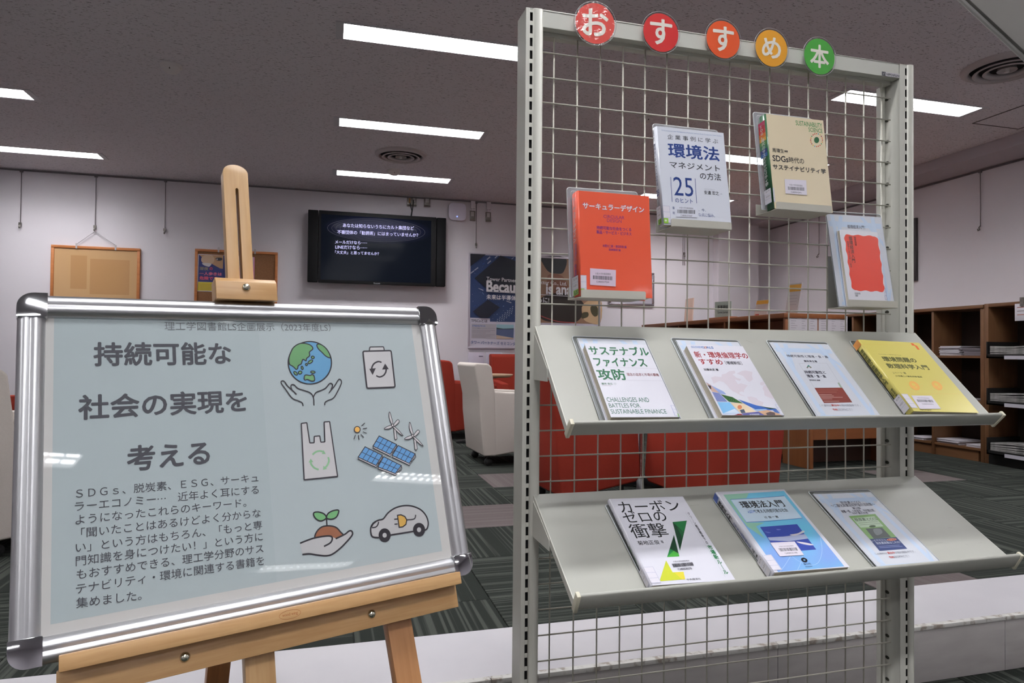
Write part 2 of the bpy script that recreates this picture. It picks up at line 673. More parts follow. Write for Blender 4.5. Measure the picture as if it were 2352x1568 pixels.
M_carp = carpet_mat('striped_carpet', S(56, 60, 56, .62), S(92, 96, 90, .62))
M_carp2 = carpet_mat('plain_carpet', S(112, 102, 102, .8), S(120, 111, 110, .8))
floor = struct('floor', MB().box((XL, YB, -.1), (RW, 1.83, -.008)), mat('screed', S(60, 62, 60), .9))
lounge = struct('floor', MB().box((XL, 2.16, -.1), (RW, BW, LZ - .008)), mat('screed', S(60, 62, 60), .9))
hs = .2488
tile_me = MB().box((-hs, -hs, -.0079), (hs, hs, 0))
T1 = build('carpet_tile', tile_me, M_carp, None, .002, 1)
T2 = build('carpet_tile', tile_me, M_carp2, None, .002, 1)
bpy.data.objects.remove(T2.copy())


def lay(parent, x0, x1, y0, y1, z, pale):
    out = []
    j = 0
    y = y0
    while y < y1 - .01:
        ye = min(y + .5, y1)
        i = 0
        x = x0
        while x < x1 - .01:
            xe = min(x + .5, x1)
            src = T2 if (i, j) in pale else T1
            o = bpy.data.objects.new('carpet_tile', src.data)
            COL.objects.link(o)
            o.parent = parent
            o.location = ((x + xe) / 2, (y + ye) / 2, z)
            rot = (i + j) % 2
            o.rotation_euler = (0, 0, rot * math.pi / 2)
            sx, sy = (xe - x) / .5, (ye - y) / .5
            o.scale = (sy, sx, 1) if rot else (sx, sy, 1)
            x = xe
            i += 1
        y = ye
        j += 1


# lounge rows start at Y=2.43; tiles follow the photographed joints
lay(lounge, -3.41, 5.84, 2.165, 2.43, LZ, {(11, 0)})
lay(lounge, -3.41, 5.84, 2.43, 7.96, LZ, {(15, 3), (9, 4), (8, 2), (12, 1), (14, 6), (3, 5), (10, 7)})
lay(floor, -1.4, 3.6, -.66, 1.84, 0, set())
for t in (T1, T2):
    bpy.data.objects.remove(t)

# white step edge between the two floor levels
M_step = noise_mat('white_step_top', S(190, 187, 192, .86), S(198, 195, 199, .86), nscale=3, rough=.55, spec=.3)
M_riser = noise_mat('riser_paint', S(156, 151, 149, .98), S(164, 159, 157, .98), scale=(2, 2, 9), nscale=3, rough=.7)
M_strip = noise_mat('worn_nosing', S(190, 188, 184, 1.), S(150, 140, 130, .9), nscale=38, detail=6, rough=.6, lo=.5, hi=.62)
st = struct('trim_5', MB().box((XL, 1.84, 0), (RW, 2.162, LZ + .001)), M_step)
x = -4.2
while x < RW - .1:
    xe = min(x + .93, RW)
    tag(build('nosing', MB().box((x + .001, 1.828, LZ - .012), (xe - .001, 1.85, LZ + .0015)), M_strip, st, .0015))
    tag(build('riser_panel', MB().box((x + .001, 1.8325, .002), (xe - .001, 1.842, LZ - .0125)), M_riser, st, .001))
    x = xe

# ------------------------------------------------------------------ ceiling fittings
M_lframe = mat('fixture_frame', S(200, 198, 202), .5)
M_panel = bpy.data.materials.new('lit_reflector')
M_panel.use_nodes = True
_n = M_panel.node_tree.nodes
_b = _n['Principled BSDF']
_b.inputs['Base Color'].default_value = (.9, .9, .9, 1)
_b.inputs['Emission Color'].default_value = (*LAMP_COL, 1)
_b.inputs['Emission Strength'].default_value = PANEL_E
M_fin = mat('louvre_fin', (.9, .9, .9), .3, spec=.5, emis=(1, 1, 1), es=0)


def fixture(x0, y, label, group=None):
    wd, dp = LW_, LD_
    t = thing('ceiling_light', (x0 + wd / 2, y, CZ), label, 'ceiling light', group)
    fr = MB()
    e = .028
    for lo, hi in (((x0 - e * 1.6, y - dp / 2 - .012, CZ - .006), (x0, y + dp / 2 + .012, CZ)), ((x0 + wd, y - dp / 2 - .012, CZ - .006), (x0 + wd + e * 1.6, y + dp / 2 + .012, CZ)),
                   ((x0, y - dp / 2 - .012, CZ - .006), (x0 + wd, y - dp / 2, CZ)), ((x0, y + dp / 2, CZ - .006), (x0 + wd, y + dp / 2 + .012, CZ))):
        fr.box(lo, hi)
    build('frame', fr, M_lframe, t)
    dz = .03
    build('reflector', MB().box((x0, y - dp / 2, CZ + dz), (x0 + wd, y + dp / 2, CZ + dz + .003)), M_panel, t)
    wl = MB()
    for lo, hi in (((x0 - .003, y - dp / 2 - .003), (x0, y + dp / 2 + .003)), ((x0 + wd, y - dp / 2 - .003), (x0 + wd + .003, y + dp / 2 + .003)), ((x0, y - dp / 2 - .003), (x0 + wd, y - dp / 2)), ((x0, y + dp / 2), (x0 + wd, y + dp / 2 + .003))):
        wl.box((*lo, CZ - .001), (*hi, CZ + dz + .003))
    build('trough_wall', wl, M_fin, t)
    fins = MB()
    for k in range(1, 13):
        xx = x0 + wd * k / 13
        fins.box((xx - .0015, y - dp / 2, CZ + .001), (xx + .0015, y + dp / 2, CZ + dz - .004))
    fins.box((x0, y - .002, CZ + .004), (x0 + wd, y + .002, CZ + dz - .004))
    tag(build('louvre', fins, M_fin, t), kind='stuff')
    ld = bpy.data.lights.new('tube_light', 'AREA')
    ld.shape = 'RECTANGLE'
    ld.size, ld.size_y = wd, dp
    ld.energy = LAMP_W * (REAR_GAIN if y < 0 else 1.12 if y > 3 else 1)
    ld.color = LAMP_COL
    ld.spread = SPREAD
    lo = bpy.data.objects.new('tube_light', ld)
    COL.objects.link(lo)
    lo.parent = t
    lo.location = (0, 0, dz - .003)
    return t


for (x0, y, lb) in LAMPS:
    if lb: fixture(x0, y, lb)
    else: fixture(x0, y, 'recessed strip light outside the picture, overhead or behind the viewer', 'strip lights outside the picture')

M_plast = mat('off_white_plastic', S(190, 184, 182, 1.4), .5)
M_grill = mat('diffuser_metal', S(150, 142, 142, 1.7), .5)
M_hole = mat('dark_inside', (.01, .01, .01), .9)


def diffuser(c, R, label):
    t = thing('air_diffuser', (c[0], c[1], CZ), label, 'air vent')
    C0 = Vector((c[0], c[1], CZ))
    build('outer_ring', MB().lathe(C0, -Z3, [(R, 0), (R * .985, .012), (R * .86, .03), (R * .82, .02), (R * .80, .001)], 48, None), M_grill, t)
    build('throat', MB().lathe(C0, -Z3, [(R * .80, .001), (.001, .001)], 48, None), M_hole, t)
    for r in (.62, .40):
        build('cone_ring', MB().lathe(C0, -Z3, [(R * (r + .12), .034), (R * r, .014), (R * (r - .03), .014), (R * (r + .08), .04), (R * (r + .12), .034)], 40, None), M_grill, t)
    build('centre_disc', MB().lathe(C0, -Z3, [(R * .22, .03), (R * .2, .012), (.001, .01)], 32, None), M_grill, t)
    build('knob', MB().lathe(C0, -Z3, [(.012, .012), (.012, .04), (.001, .042)], 12, None), M_plast, t)


diffuser((.63, 6.3), .24, 'round air diffuser on the ceiling above the television')
diffuser((4.13, 3.25), .25, 'round air diffuser on the ceiling near the upper right corner')


def detector(c, label, r=.05):
    t = thing('smoke_detector', (c[0], c[1], CZ), label, 'smoke detector')
    C0 = Vector((c[0], c[1], CZ))
    build('base', MB().lathe(C0, -Z3, [(r * 1.15, 0), (r * 1.15, .012), (r, .018), (.001, .018)], 28, None), M_plast, t)
    build('sensor_head', MB().lathe(C0, -Z3, [(r * .95, .018), (r * .85, .034), (r * .6, .048), (.001, .05)], 28, None), M_plast, t)
    build('indicator', MB().lathe(C0 + Vector((0, -r * .8, 0)), -Z3, [(.004, .03), (.004, .04), (.0005, .041)], 8, None), mat('dark_lens', (.05, .03, .03), .3), t)


detector((-1.01, 4.76), 'small white smoke detector alone on the ceiling at the left', .058)
detector((.62, 6.87), 'small round smoke detector between the air diffuser and the farthest strip light', .062)
p = onZ(1484, 268, CZ)
detector((p.x, p.y), 'smoke detector seen through the wire grid left of the white book', .055)
hm = MB()
a_, b_ = onZ(2235, 282, CZ), onZ(2336, 297, CZ)
x0, y1 = a_.x, (a_.y + b_.y) / 2
x1, y0 = b_.x, y1 - .45
for lo, hi in (((x0, y0), (x0 + .008, y1)), ((x1 - .008, y0), (x1, y1)), ((x0, y0), (x1, y0 + .008)), ((x0, y1 - .008), (x1, y1))):
    hm.box((*lo, CZ - .004), (*hi, CZ + .001))
t = thing('ceiling_hatch', ((x0 + x1) / 2, (y0 + y1) / 2, CZ), 'square access hatch on the ceiling by the right soffit', 'hatch')
build('hatch_frame', hm, mat('hatch_shadow_line', S(88, 80, 78), .6), t)
build('hatch_panel', MB().box((x0 + .01, y0 + .01, CZ - .002), (x1 - .01, y1 - .01, CZ)), M_ceil, t)

# ------------------------------------------------------------------ things on the back wall
KW = 1.25
M_black = mat('tv_black', (.010, .010, .011), .6, spec=.25)
M_black2 = mat('speaker_cloth', (.008, .008, .009), .8, spec=.2)
TY = 7.83
tvp = Plane((0, TY, 0), X3, Z3, -Y3)
A, B_, C_ = onY(708, 482, TY), onY(1025, 657, TY), onY(732, 484, TY)
x0, x1 = A.x, onY(1024, 600, TY).x
zt = (A.z + onY(1025, 499, TY).z) / 2
zb = (onY(706, 647, TY).z + B_.z) / 2
sp = .115
t = thing('television', ((x0 + x1) / 2, BW, zb), 'large black wall television showing white Japanese text on dark blue', 'television')
build('cabinet', MB().box((x0 + sp, TY, zb), (x1 - sp, TY + .09, zt)), M_black, t, .006)
build('wall_bracket', MB().box(((x0 + x1) / 2 - .3, TY + .09, zb + .2), ((x0 + x1) / 2 + .3, BW - .002, zt - .2)), M_black, t)
for a, bb in ((x0, x0 + sp - .006), (x1 - sp + .006, x1)):
    build('side_speaker', MB().box((a, TY + .004, zb), (bb, TY + .085, zt)), M_black2, t, .008)
sx0, sx1 = onY(737, 570, TY).x, onY(990, 570, TY).x
sz1, sz0 = onY(860, 499, TY).z, onY(860, 646, TY).z
M_scr = mat('screen', (.003, .004, .006), .1, spec=.12)
n, l, b = nodes(M_scr)
tc = n.new('ShaderNodeTexCoord')
mp = n.new('ShaderNodeMapping'); mp.vector_type = 'TEXTURE'
cx_, cz_ = onY(870, 527, TY).x, onY(870, 527, TY).z
mp.inputs['Location'].default_value = (cx_ - (x0 + x1) / 2, 0, cz_ - zb)
mp.inputs['Scale'].default_value = (.62, 100, .17)
ln = n.new('ShaderNodeVectorMath'); ln.operation = 'LENGTH'
rp = n.new('ShaderNodeValToRGB')
rp.color_ramp.elements[0].color = (.022, .022, .075, 1)
rp.color_ramp.elements[1].color = (.0025, .0035, .007, 1)
rp.color_ramp.elements[1].position = 1.0
l.new(tc.outputs['Object'], mp.inputs[0]); l.new(mp.outputs[0], ln.inputs[0]); l.new(ln.outputs['Value'], rp.inputs[0])
l.new(rp.outputs[0], b.inputs['Emission Color'])
b.inputs['Emission Strength'].default_value = 1.0
build('screen', MB().box((sx0, TY - .001, sz0), (sx1, TY + .004, sz1)), M_scr, t)
M_stxt = mat('screen_text', (.02, .02, .02), .5, emis=(.62, .60, 1.0), es=1.0)
M_ring = mat('screen_ripple', (.01, .01, .01), .5, emis=(.03, .03, .05), es=1.0)
art = Art(tvp.off(0, 0, .0015), crop=(660, 420, 3.92), step=.0002)
for k in range(11):
    art.ell((800, 425), 60 + k * 38, 12 + k * 9, None, .0035, M_ring, only=True, n=40, rot=.05)
art.done('ripple_lines', t)
art = Art(tvp.off(0, 0, .004), crop=(660, 420, 3.92), step=.0002)
art.auto = ('text_line', t)
for s_, L, R in (('あなたは知らないうちにカルト集団など', (500, 380), (1140, 408)), ('不審団体の「勧誘術」にはまっていませんか？', (450, 440), (1178, 470)),
                 ('メールだけなら⋯⋯', (430, 530), (718, 540)), ('LINEだけなら⋯⋯', (432, 575), (718, 584)), ('「大丈夫」と思ってませんか？', (430, 622), (825, 637))):
    art.row(s_, L, R, M_stxt, .015, 1.08)
art.done('screen_text', t)
art = Art(tvp.off(0, 0, .0002), crop=(660, 420, 3.92), k=1.2)
art.text('Panasonic', (777, 902), (800, 895), (836, 905), (800, 911), (120, 120, 125), .02)
art.done('brand_lettering', t)

# cables and sockets above the television
M_steel = noise_mat('brushed_steel', S(120, 116, 112, 1.1), S(140, 135, 130, 1.1), nscale=60, rough=.35, metal=.7)
M_sock = mat('socket_white', S(185, 180, 180, 1.1), .5)
M_cable = mat('black_cable', (.015, .018, .02), .5)


def plate(px0, py0, px1, py1, label, sockets, duct=None):
    a, c = onY(px0, py0, BW), onY(px1, py1, BW)
    t = thing('wall_socket', ((a.x + c.x) / 2, BW, c.z), label, 'wall socket')
    build('face_plate', MB().box((a.x, BW - .012, c.z), (c.x, BW, a.z)), M_steel, t, .003)
    wd, hg = c.x - a.x, a.z - c.z
    for i in range(sockets):
        cx = a.x + wd * (i + .5) / sockets
        build('socket', MB().box((cx - wd * .28 / sockets, BW - .018, c.z + hg * .45), (cx + wd * .28 / sockets, BW - .01, c.z + hg * .9)), M_sock, t, .002)
    build('plate_lip', MB().prism([(a.x, BW - .012, c.z), (a.x, BW - .03, c.z + .004), (a.x, BW - .012, c.z + hg * .2)], (wd, 0, 0)), mat('lip_steel', S(190, 185, 178), .25, .8), t)
    if duct:
        build('cable_duct', MB().box((a.x + wd * .3, BW - .02, a.z), (a.x + wd * .65, BW, CZ - .02)), M_wall, t, .002)
        build('duct_box', MB().box((a.x + wd * .15, BW - .03, CZ - .1), (a.x + wd * .95, BW, CZ - .006)), M_wall, t, .004)
    return t


s1 = plate(935, 452, 956, 475, 'wide steel wall plate with two black cables, above the television', 2)
plate(974, 454, 988, 476, 'small steel wall plate with a white plug, right of the cabled one', 1)
plate(1079, 484, 1091, 508, 'steel wall plate under a white duct, just right of the wireless unit', 1, True)
plate(1115, 487, 1127, 510, 'steel wall plate under a white duct, nearest the rack', 1, True)
t = thing('video_cables', (onY(943, 470, BW).x, BW, 2.7), 'pair of black cables from the wide plate down to the television', 'cable')
for pts in ([(941, 462), (943, 472), (946, 484), (944, 496)], [(950, 459), (949, 470), (947, 482), (945, 496)]):
    P3 = [onY(*q, BW - .03) for q in pts]
    build('cable', MB().tube(P3, .006, 6), M_cable, t)
build('plug', MB().box(onY(939, 466, BW - .03) - Vector((0, .01, 0)), onY(943, 455, BW - .03) + Vector((0, .015, 0))), mat('orange_plug', S(170, 130, 80), .5), t, .003)

c = onY(1049.5, 487.5, BW)
R_ = .104
t = thing('wireless_access_point', (c.x, BW, c.z), 'white rounded square wireless unit with a blue light on the wall', 'wireless unit')
pr = []
for i in range(40):
    a = 2 * math.pi * i / 40
    ca, sa = math.cos(a), math.sin(a)
    e = .42
    pr.append((c.x + R_ * math.copysign(abs(ca) ** e, ca), BW - .045, c.z + R_ * math.copysign(abs(sa) ** e, sa)))
build('housing', MB().prism(pr, (0, .03, 0)), mat('unit_white', S(196, 192, 208, 1.5), .5), t, .008, 3)
build('mount_plate', MB().lathe((c.x, BW - .016, c.z), -Y3, [(R_ * .98, -.016), (R_ * .98, .0), (.001, .0)], 32), mat('unit_grey', S(110, 104, 108), .6), t)
led = onY(1050, 497, BW - .046)
build('status_light', MB().lathe(led, -Y3, [(.008, 0), (.007, .002), (.0005, .003)], 12), mat('blue_led', (.1, .1, .8), .3, emis=(.25, .35, 1), es=2.2), t)

# picture hanging wires
M_wire = mat('steel_wire', S(150, 145, 148), .35, .6)


def hanger(x, zb_, label, y=BW - .012, double=False, wall='back'):
    t = thing('picture_hanger', (x, y, zb_), label, 'hanger')
    ofs = (-.012, .012) if double else (0,)
    for d in ofs:
        build('wire', MB().tube([(x + d, y, CZ - .02 if wall == 'back' else 2.84), (x + d, y, zb_ + .05 * (not double))], .004, 5), M_wire, t)
    build('runner', MB().box((x - .014, y - .012, (CZ if wall == 'back' else 2.86) - .035), (x + .014, y + .01, (CZ if wall == 'back' else 2.86) - .012)), M_rail, t, .002)
    hk = [(x, y - .004, zb_ + .055), (x, y - .014, zb_ + .03), (x, y - .012, zb_ + .005), (x, y - .028, zb_), (x, y - .034, zb_ + .02)]
    zz = .11 if double else 0
    build('hook', MB().tube([(a, b2, c2 + zz) for a, b2, c2 in hk], .006, 6).box((x - .012, y - .016, zb_ + .03 + zz), (x + .012, y, zb_ + .06 + zz)), M_steel, t)


hanger(-3.07, 2.335, 'picture hanging wire nearest the left picture edge')
hanger(-2.39, 2.345, 'picture hanging wire that carries the empty cork board')
hanger(-1.723, 2.351, 'bare picture hanging wire between the two cork boards')
hanger(1.712, 2.37, 'picture hanging wire above the left end of the blue poster')
hanger(4.53, 2.285, 'double picture wire on the back wall seen through the wire grid', double=True)
p1 = onX(2252, 528, RW - .012)
p2 = onX(1881, 590, RW - .012)


def side_hanger(p, label):
    t = thing('picture_hanger', (p.x, p.y, p.z), label, 'hanger')
    build('wire', MB().tube([(p.x, p.y, 2.84), (p.x, p.y, p.z + .04)], .004, 5), M_wire, t)
    build('runner', MB().box((p.x - .012, p.y - .014, 2.82), (p.x + .008, p.y + .014, 2.845)), M_rail, t, .002)
    build('hook', MB().tube([(p.x, p.y, p.z + .04), (p.x - .02, p.y, p.z + .02), (p.x - .01, p.y, p.z), (p.x - .03, p.y, p.z - .008), (p.x - .035, p.y, p.z + .01)], .006, 6), M_steel, t)


side_hanger(p1, 'picture hanging wire on the right wall, beyond the rack upright')
side_hanger(p2, 'picture hanging wire on the right wall, seen through the wire grid')
pf, pt_, pb2 = onX(2105.5, 570, RW - .02), onX(2104, 500, RW - .02), onX(2104, 644, RW - .02)
t = thing('wall_picture', (RW, pf.y + .3, pb2.z), 'dark framed picture on the right wall, only its edge showing beside the rack', 'picture')
build('frame', MB().box((RW - .03, pf.y, pb2.z), (RW, pf.y + .6, pt_.z)), mat('dark_frame', S(60, 55, 58), .5), t, .004)
build('picture_face', MB().box((RW - .033, pf.y + .03, pb2.z + .03), (RW - .029, pf.y + .57, pt_.z - .03)), mat('picture_grey', S(140, 130, 130), .6), t)

# cork boards
M_cork = noise_mat('cork', S(142, 103, 66, 1.5), S(160, 118, 78, 1.5), nscale=90, detail=5, rough=.95)
M_cork2 = noise_mat('cork_dark', S(104, 70, 44, 1.5), S(118, 82, 54, 1.5), nscale=90, detail=5, rough=.95)
M_frw = wood('board_frame_wood', S(146, 88, 46, 1.6), S(160, 100, 56, 1.6), X3, .5, 40)
M_tan = mat('cloth_tan', S(158, 126, 90, 1.6), .95)
M_tan_s = mat('faded_tan', S(150, 114, 76, 1.55), .95)
M_str = mat('white_string', S(170, 165, 170), .7)


def corkboard(px0, px1, zt, ht, label, m, hung=None):
    xa, xb = onY(px0, 566, BW - .03).x, onY(px1, 572, BW - .03).x
    t = thing('cork_board', ((xa + xb) / 2, BW, zt - ht), label, 'notice board')
    e = .028
    build('board_face', MB().box((xa + e, BW - .022, zt - ht + e), (xb - e, BW - .006, zt - e)), m, t)
    for lo, hi in (((xa, zt - e), (xb, zt)), ((xa, zt - ht), (xb, zt - ht + e)), ((xa, zt - ht + e), (xa + e, zt - e)), ((xb - e, zt - ht + e), (xb, zt - e))):
        build('frame_bar', MB().box((lo[0], BW - .032, lo[1]), (hi[0], BW, hi[1])), M_frw, t, .003)
    for f in (.28, .72):
        xx = xa + (xb - xa) * f
        build('clip', MB().box((xx - .008, BW - .037, zt - .03), (xx + .008, BW - .028, zt + .025)), mat('clear_clip', S(185, 178, 180), .3), t)
        if hung: build('string', MB().tube([(xx, BW - .02, zt + .02), (hung, BW - .02, 2.34)], .0025, 5), M_str, t)
    return t, xa, xb


zt1 = onY(220, 566, BW - .03).z
cb, xa, xb = corkboard(117, 322, zt1, .62, 'empty tan notice board hung by a string, left of the easel', M_tan, -2.39)
build('faded_patch', MB().box((xa + .18, BW - .0225, zt1 - .45), (xa + .33, BW - .0219, zt1 - .1)).box((xa + .36, BW - .0225, zt1 - .5), (xb - .1, BW - .0219, zt1 - .13)), M_tan_s, cb)
zt2 = onY(540, 575, BW - .03).z
cb, xa, xb = corkboard(448, 638, zt2, .62, 'brown cork board with a blue and yellow poster, behind the easel top', M_cork2)
# posters pinned on it
wp = Plane((0, BW - .023, 0), X3, Z3, -Y3)
pb = Art(wp, k=1.5, crop=(440, 560, 10.69), base=.001)
pa, pc = wp.at(440 + 150 / 10.69, 560 + 248 / 10.69), wp.at(440 + 150 / 10.69, 560 + 1160 / 10.69)
t = thing('warning_poster', (pa[0] + .15, BW - .024, pc[1]), 'blue and yellow poster with a peering eye, pinned on the cork board', 'poster')
build('paper', MB().box((pa[0], BW - .0238, pc[1]), (pa[0] + .42, BW - .0228, pa[1])), mat('paper_white', S(185, 180, 185, 1.5), .7), t)
pb.fill([(180, 268), (1080, 290), (1060, 960), (158, 925)], (32, 38, 92))
pb.fill([(190, 268), (780, 275), (770, 610), (700, 600), (490, 485), (440, 540), (380, 420), (290, 350), (200, 280)], (150, 118, 90))
pb.fill([(250, 330), (340, 275), (500, 280), (560, 380), (520, 470), (440, 490), (300, 470), (240, 420)], (165, 138, 115), True)
pb.fill([(265, 470), (480, 480), (440, 555), (380, 550), (300, 520)], (170, 165, 165), True)
pb.fill([(590, 350), (660, 335), (745, 345), (750, 390), (690, 412), (620, 400)], (45, 42, 50), True)
pb.fill([(608, 365), (640, 358), (640, 395), (615, 385)], (175, 170, 170))
pb.fill([(158, 930), (1060, 960), (1055, 1165), (140, 1145)], (170, 150, 40))
pb.text('深夜', (190, 600), (250, 560), (415, 600), (250, 645), (120, 112, 85), .03)
pb.text('の', (440, 610), (470, 570), (520, 610), (470, 645), (180, 60, 80), .03)
pb.text('一人歩きは', (190, 730), (360, 685), (745, 730), (360, 770), (180, 90, 110), .04)
pb.text('危険です', (190, 840), (360, 795), (640, 840), (360, 885), (180, 70, 90), .04)
for i in range(5):
    pb.stroke([(210, 990 + i * 32), (620, 1004 + i * 32)], .003, (120, 95, 40))
pb.done('printed_picture', t)
pa = onY(578, 590, BW - .023)
pc = onY(585, 590, BW - .023)
t = thing('pink_notice', (pa.x, BW - .024, pa.z - .45), 'white notice with pink edge on the cork board, half behind the easel mast', 'notice')
build('paper', MB().box((pa.x - .2, BW - .0238, pa.z - .45), (pc.x, BW - .0228, pa.z)), mat('paper_white', S(185, 180, 185, 1.5), .7), t)
build('pink_edge', MB().box((pc.x - .012, BW - .0242, pa.z - .45), (pc.x, BW - .0236, pa.z)).box((pa.x - .2, BW - .0242, pa.z - .3), (pa.x - .1, BW - .0236, pa.z - .12)), mat('pink_print', S(180, 120, 150, 1.5), .7), t)

# big blue poster
py_ = BW - .02
PX0, PX1 = onY(1076, 690, py_).x, onY(1379, 690, py_).x
PZ1, PZ0 = onY(1077, 580, py_).z, onY(1076, 800, py_).z
t = thing('company_poster', ((PX0 + PX1) / 2, BW, PZ0), 'wide framed poster with blue circuit board picture, behind the rack upright', 'poster')
M_alf = mat('silver_frame', S(175, 168, 178, 1.2), .35, .4)
e = .022
for lo, hi in (((PX0, PZ1 - e), (PX1, PZ1)), ((PX0, PZ0), (PX1, PZ0 + e)), ((PX0, PZ0 + e), (PX0 + e, PZ1 - e)), ((PX1 - e, PZ0 + e), (PX1, PZ1 - e))):
    build('frame_bar', MB().box((lo[0], py_ - .006, lo[1]), (hi[0], BW, hi[1])), M_alf, t, .003)
build('poster_sheet', MB().box((PX0 + e, py_, PZ0 + e), (PX1 - e, py_ + .01, PZ1 - e)), mat('sheet_grey', S(168, 164, 176, 1.35), .5), t)
pp = Plane((0, py_, 0), X3, Z3, -Y3)
ar = Art(pp, k=1.4, crop=(1070, 570, 6.533), base=.0006, step=.0001)
top, bot = PZ1 - e, ar.q((400, 1100))[1]
midx = PX0 + (PX1 - PX0) * .5
ar.uvfill([(PX0 + e, top), (midx, top), (midx, bot), (PX0 + e, bot)], (30, 48, 88))
rr = random.Random(4)
for i in range(170):
    u_, v_ = rr.uniform(PX0 + e + .02, midx - .03), rr.uniform(bot + .02, top - .03)
    k_ = rr.choice((0, 0, 0, 1))
    c_ = rr.choice(((60, 95, 150), (100, 120, 160), (35, 65, 125), (140, 145, 165)))
    sz = rr.uniform(.003, .007)
    d_ = Vector((.7, .55)) if rr.random() < .6 else Vector((-.55, .6))
    ln_ = rr.uniform(.01, .07) if k_ else sz
    ar.uvstroke([(u_, v_), (u_ + d_.x * ln_, v_ + d_.y * ln_)], sz, c_)
ar.fill([(70, 80), (300, 92), (70, 270)], (18, 20, 30))
for q in ([(310, 165), (360, 120), (370, 135), (320, 175)], [(430, 145), (475, 100), (485, 112), (440, 152)], [(320, 225), (370, 180), (380, 195), (330, 235)], [(125, 325), (180, 282), (190, 295), (135, 335)], [(72, 365), (120, 330), (125, 345), (72, 385)], [(190, 595), (265, 625), (260, 638), (190, 605)], [(610, 785), (685, 810), (680, 825), (605, 795)]):
    ar.fill(q, (140, 140, 155))
ar.fill([(130, 450), (520, 110), (860, 230), (860, 700), (310, 600)], (16, 20, 32))
ar.fill([(105, 950), (330, 770), (510, 885), (340, 1040), (220, 1040)], (17, 20, 36))
for i in range(7):
    for j in range(5):
        q = (470 + i * 38 - j * 5, 1060 - i * 32 + j * 26)
        ar.fill([q, (q[0] + 14, q[1] + 2), (q[0] + 13, q[1] + 12), (q[0] - 2, q[1] + 10)], (150, 155, 165))
ar.done('circuit_picture', t)
# food half of the picture (coordinates from a closer view)
ar = Art(pp, k=1.4, crop=(1220, 560, 7.127), base=.02 * .05, step=.0001)
ar.uvfill([(midx, top), (PX1 - e, top), (PX1 - e, bot), (midx, bot)], (128, 98, 78))
ar.fill([(150, 210), (560, 225), (530, 460), (400, 485), (280, 450), (180, 300)], (22, 22, 26), True)
ar.fill([(270, 520), (500, 520), (610, 700), (640, 880), (600, 1000), (300, 900)], (110, 72, 55), True)
ar.fill([(150, 900), (450, 800), (700, 850), (860, 980), (850, 1150), (700, 1290), (350, 1280), (150, 1200)], (38, 30, 26), True)
ar.fill([(850, 990), (1130, 890), (1135, 1290), (930, 1280), (850, 1200)], (168, 140, 108), True)
ar.fill([(980, 1020), (1080, 1030), (1095, 1150), (1040, 1190), (980, 1120)], (62, 58, 38), True)
ar.fill([(840, 1130), (930, 1120), (930, 1190), (830, 1220)], (62, 58, 38), True)
ar.stroke([(140, 1170), (300, 1230), (480, 1275), (760, 1290)], .01, (150, 60, 60), smooth=True)
ar.done('food_picture', t)
ar = Art(pp, k=1.4, crop=(1070, 570, 6.533), base=.0225, step=.0002)
WT = (190, 186, 190)
ar.row('Tower Partners Semiconductor Co., Ltd.', (310, 452), (1516, 530), WT, .012, 1.05)
ar.row('Because', (308, 557), (905, 585), WT, .035, 1.2)
ar.row('it', (950, 585), (1040, 590), WT, .035, 1.2)
ar.row('is analog', (1202, 594), (1800, 625), WT, .035, 1.2)
ar.stroke([(308, 646), (1960, 745)], .008, (170, 166, 170))
ar.row('未来は半導体', (308, 728), (752, 748), WT, .02, 1.05)
ar.row('ともに!', (1000, 764), (1250, 778), WT, .02, 1.05)
ar.done('headline_lettering', t)
ar = Art(pp, k=1.35, crop=(1070, 570, 6.533), base=.0008, step=.0002)
ar.fill([(60, 1040), (362, 1052), (362, 1110), (58, 1110)], (168, 164, 176))
ar.row('TPSCoとは', (80, 1083), (325, 1090), (58, 55, 62), .02, 1.05)
ar.fill([(85, 1130), (455, 1140), (450, 1360), (80, 1350)], (150, 145, 152))
ar.row('STRENGTH 01', (95, 1160), (290, 1166), (70, 95, 150), .02, 1.1)
ar.row('アナログ半導体スペシャルティファウンドリー', (95, 1197), (440, 1205), (95, 90, 98), .01)
for i in range(6):
    yy = 1228 + i * 19 + (8 if i > 2 else 0)
    ar.stroke([(95, yy), (440 - (i % 3) * 70, yy + 5)], .0035, (118, 112, 120))
ar.fill([(460, 1140), (720, 1148), (715, 1360), (458, 1358)], (125, 155, 165))
ar.fill([(460, 1190), (560, 1205), (720, 1200), (718, 1230), (460, 1225)], (45, 60, 60))
ar.fill([(460, 1215), (720, 1212), (716, 1345), (458, 1300)], (72, 82, 112))
ar.fill([(458, 1300), (590, 1325), (715, 1345), (715, 1360), (458, 1358)], (165, 145, 130))
ar.row('タワー パートナーズ セミコンダクター', (75, 1408), (880, 1440), (58, 75, 120), .015, 1.15)
ar.done('caption_print', t)

# framed sheet right of it
ny = BW - .02
a, c = onY(1399, 622, ny), onY(1502, 703, ny)
t = thing('framed_notice', ((a.x + c.x) / 2, BW, c.z), 'silver framed white notice on the back wall, mostly behind the orange book', 'picture frame')
M_sil = mat('bright_aluminium', S(170, 165, 172), .25, .8)
for lo, hi in (((a.x, a.z - .03), (c.x, a.z)), ((a.x, c.z), (c.x, c.z + .03)), ((a.x, c.z + .03), (a.x + .03, a.z - .03)), ((c.x - .03, c.z + .03), (c.x, a.z - .03))):
    build('frame_bar', MB().box((lo[0], ny - .012, lo[1]), (hi[0], BW, hi[1])), M_sil, t, .006)
build('sheet', MB().box((a.x + .03, ny, c.z + .03), (c.x - .03, BW, a.z - .03)), mat('sheet_pale', S(150, 145, 155, 1.3), .6), t)

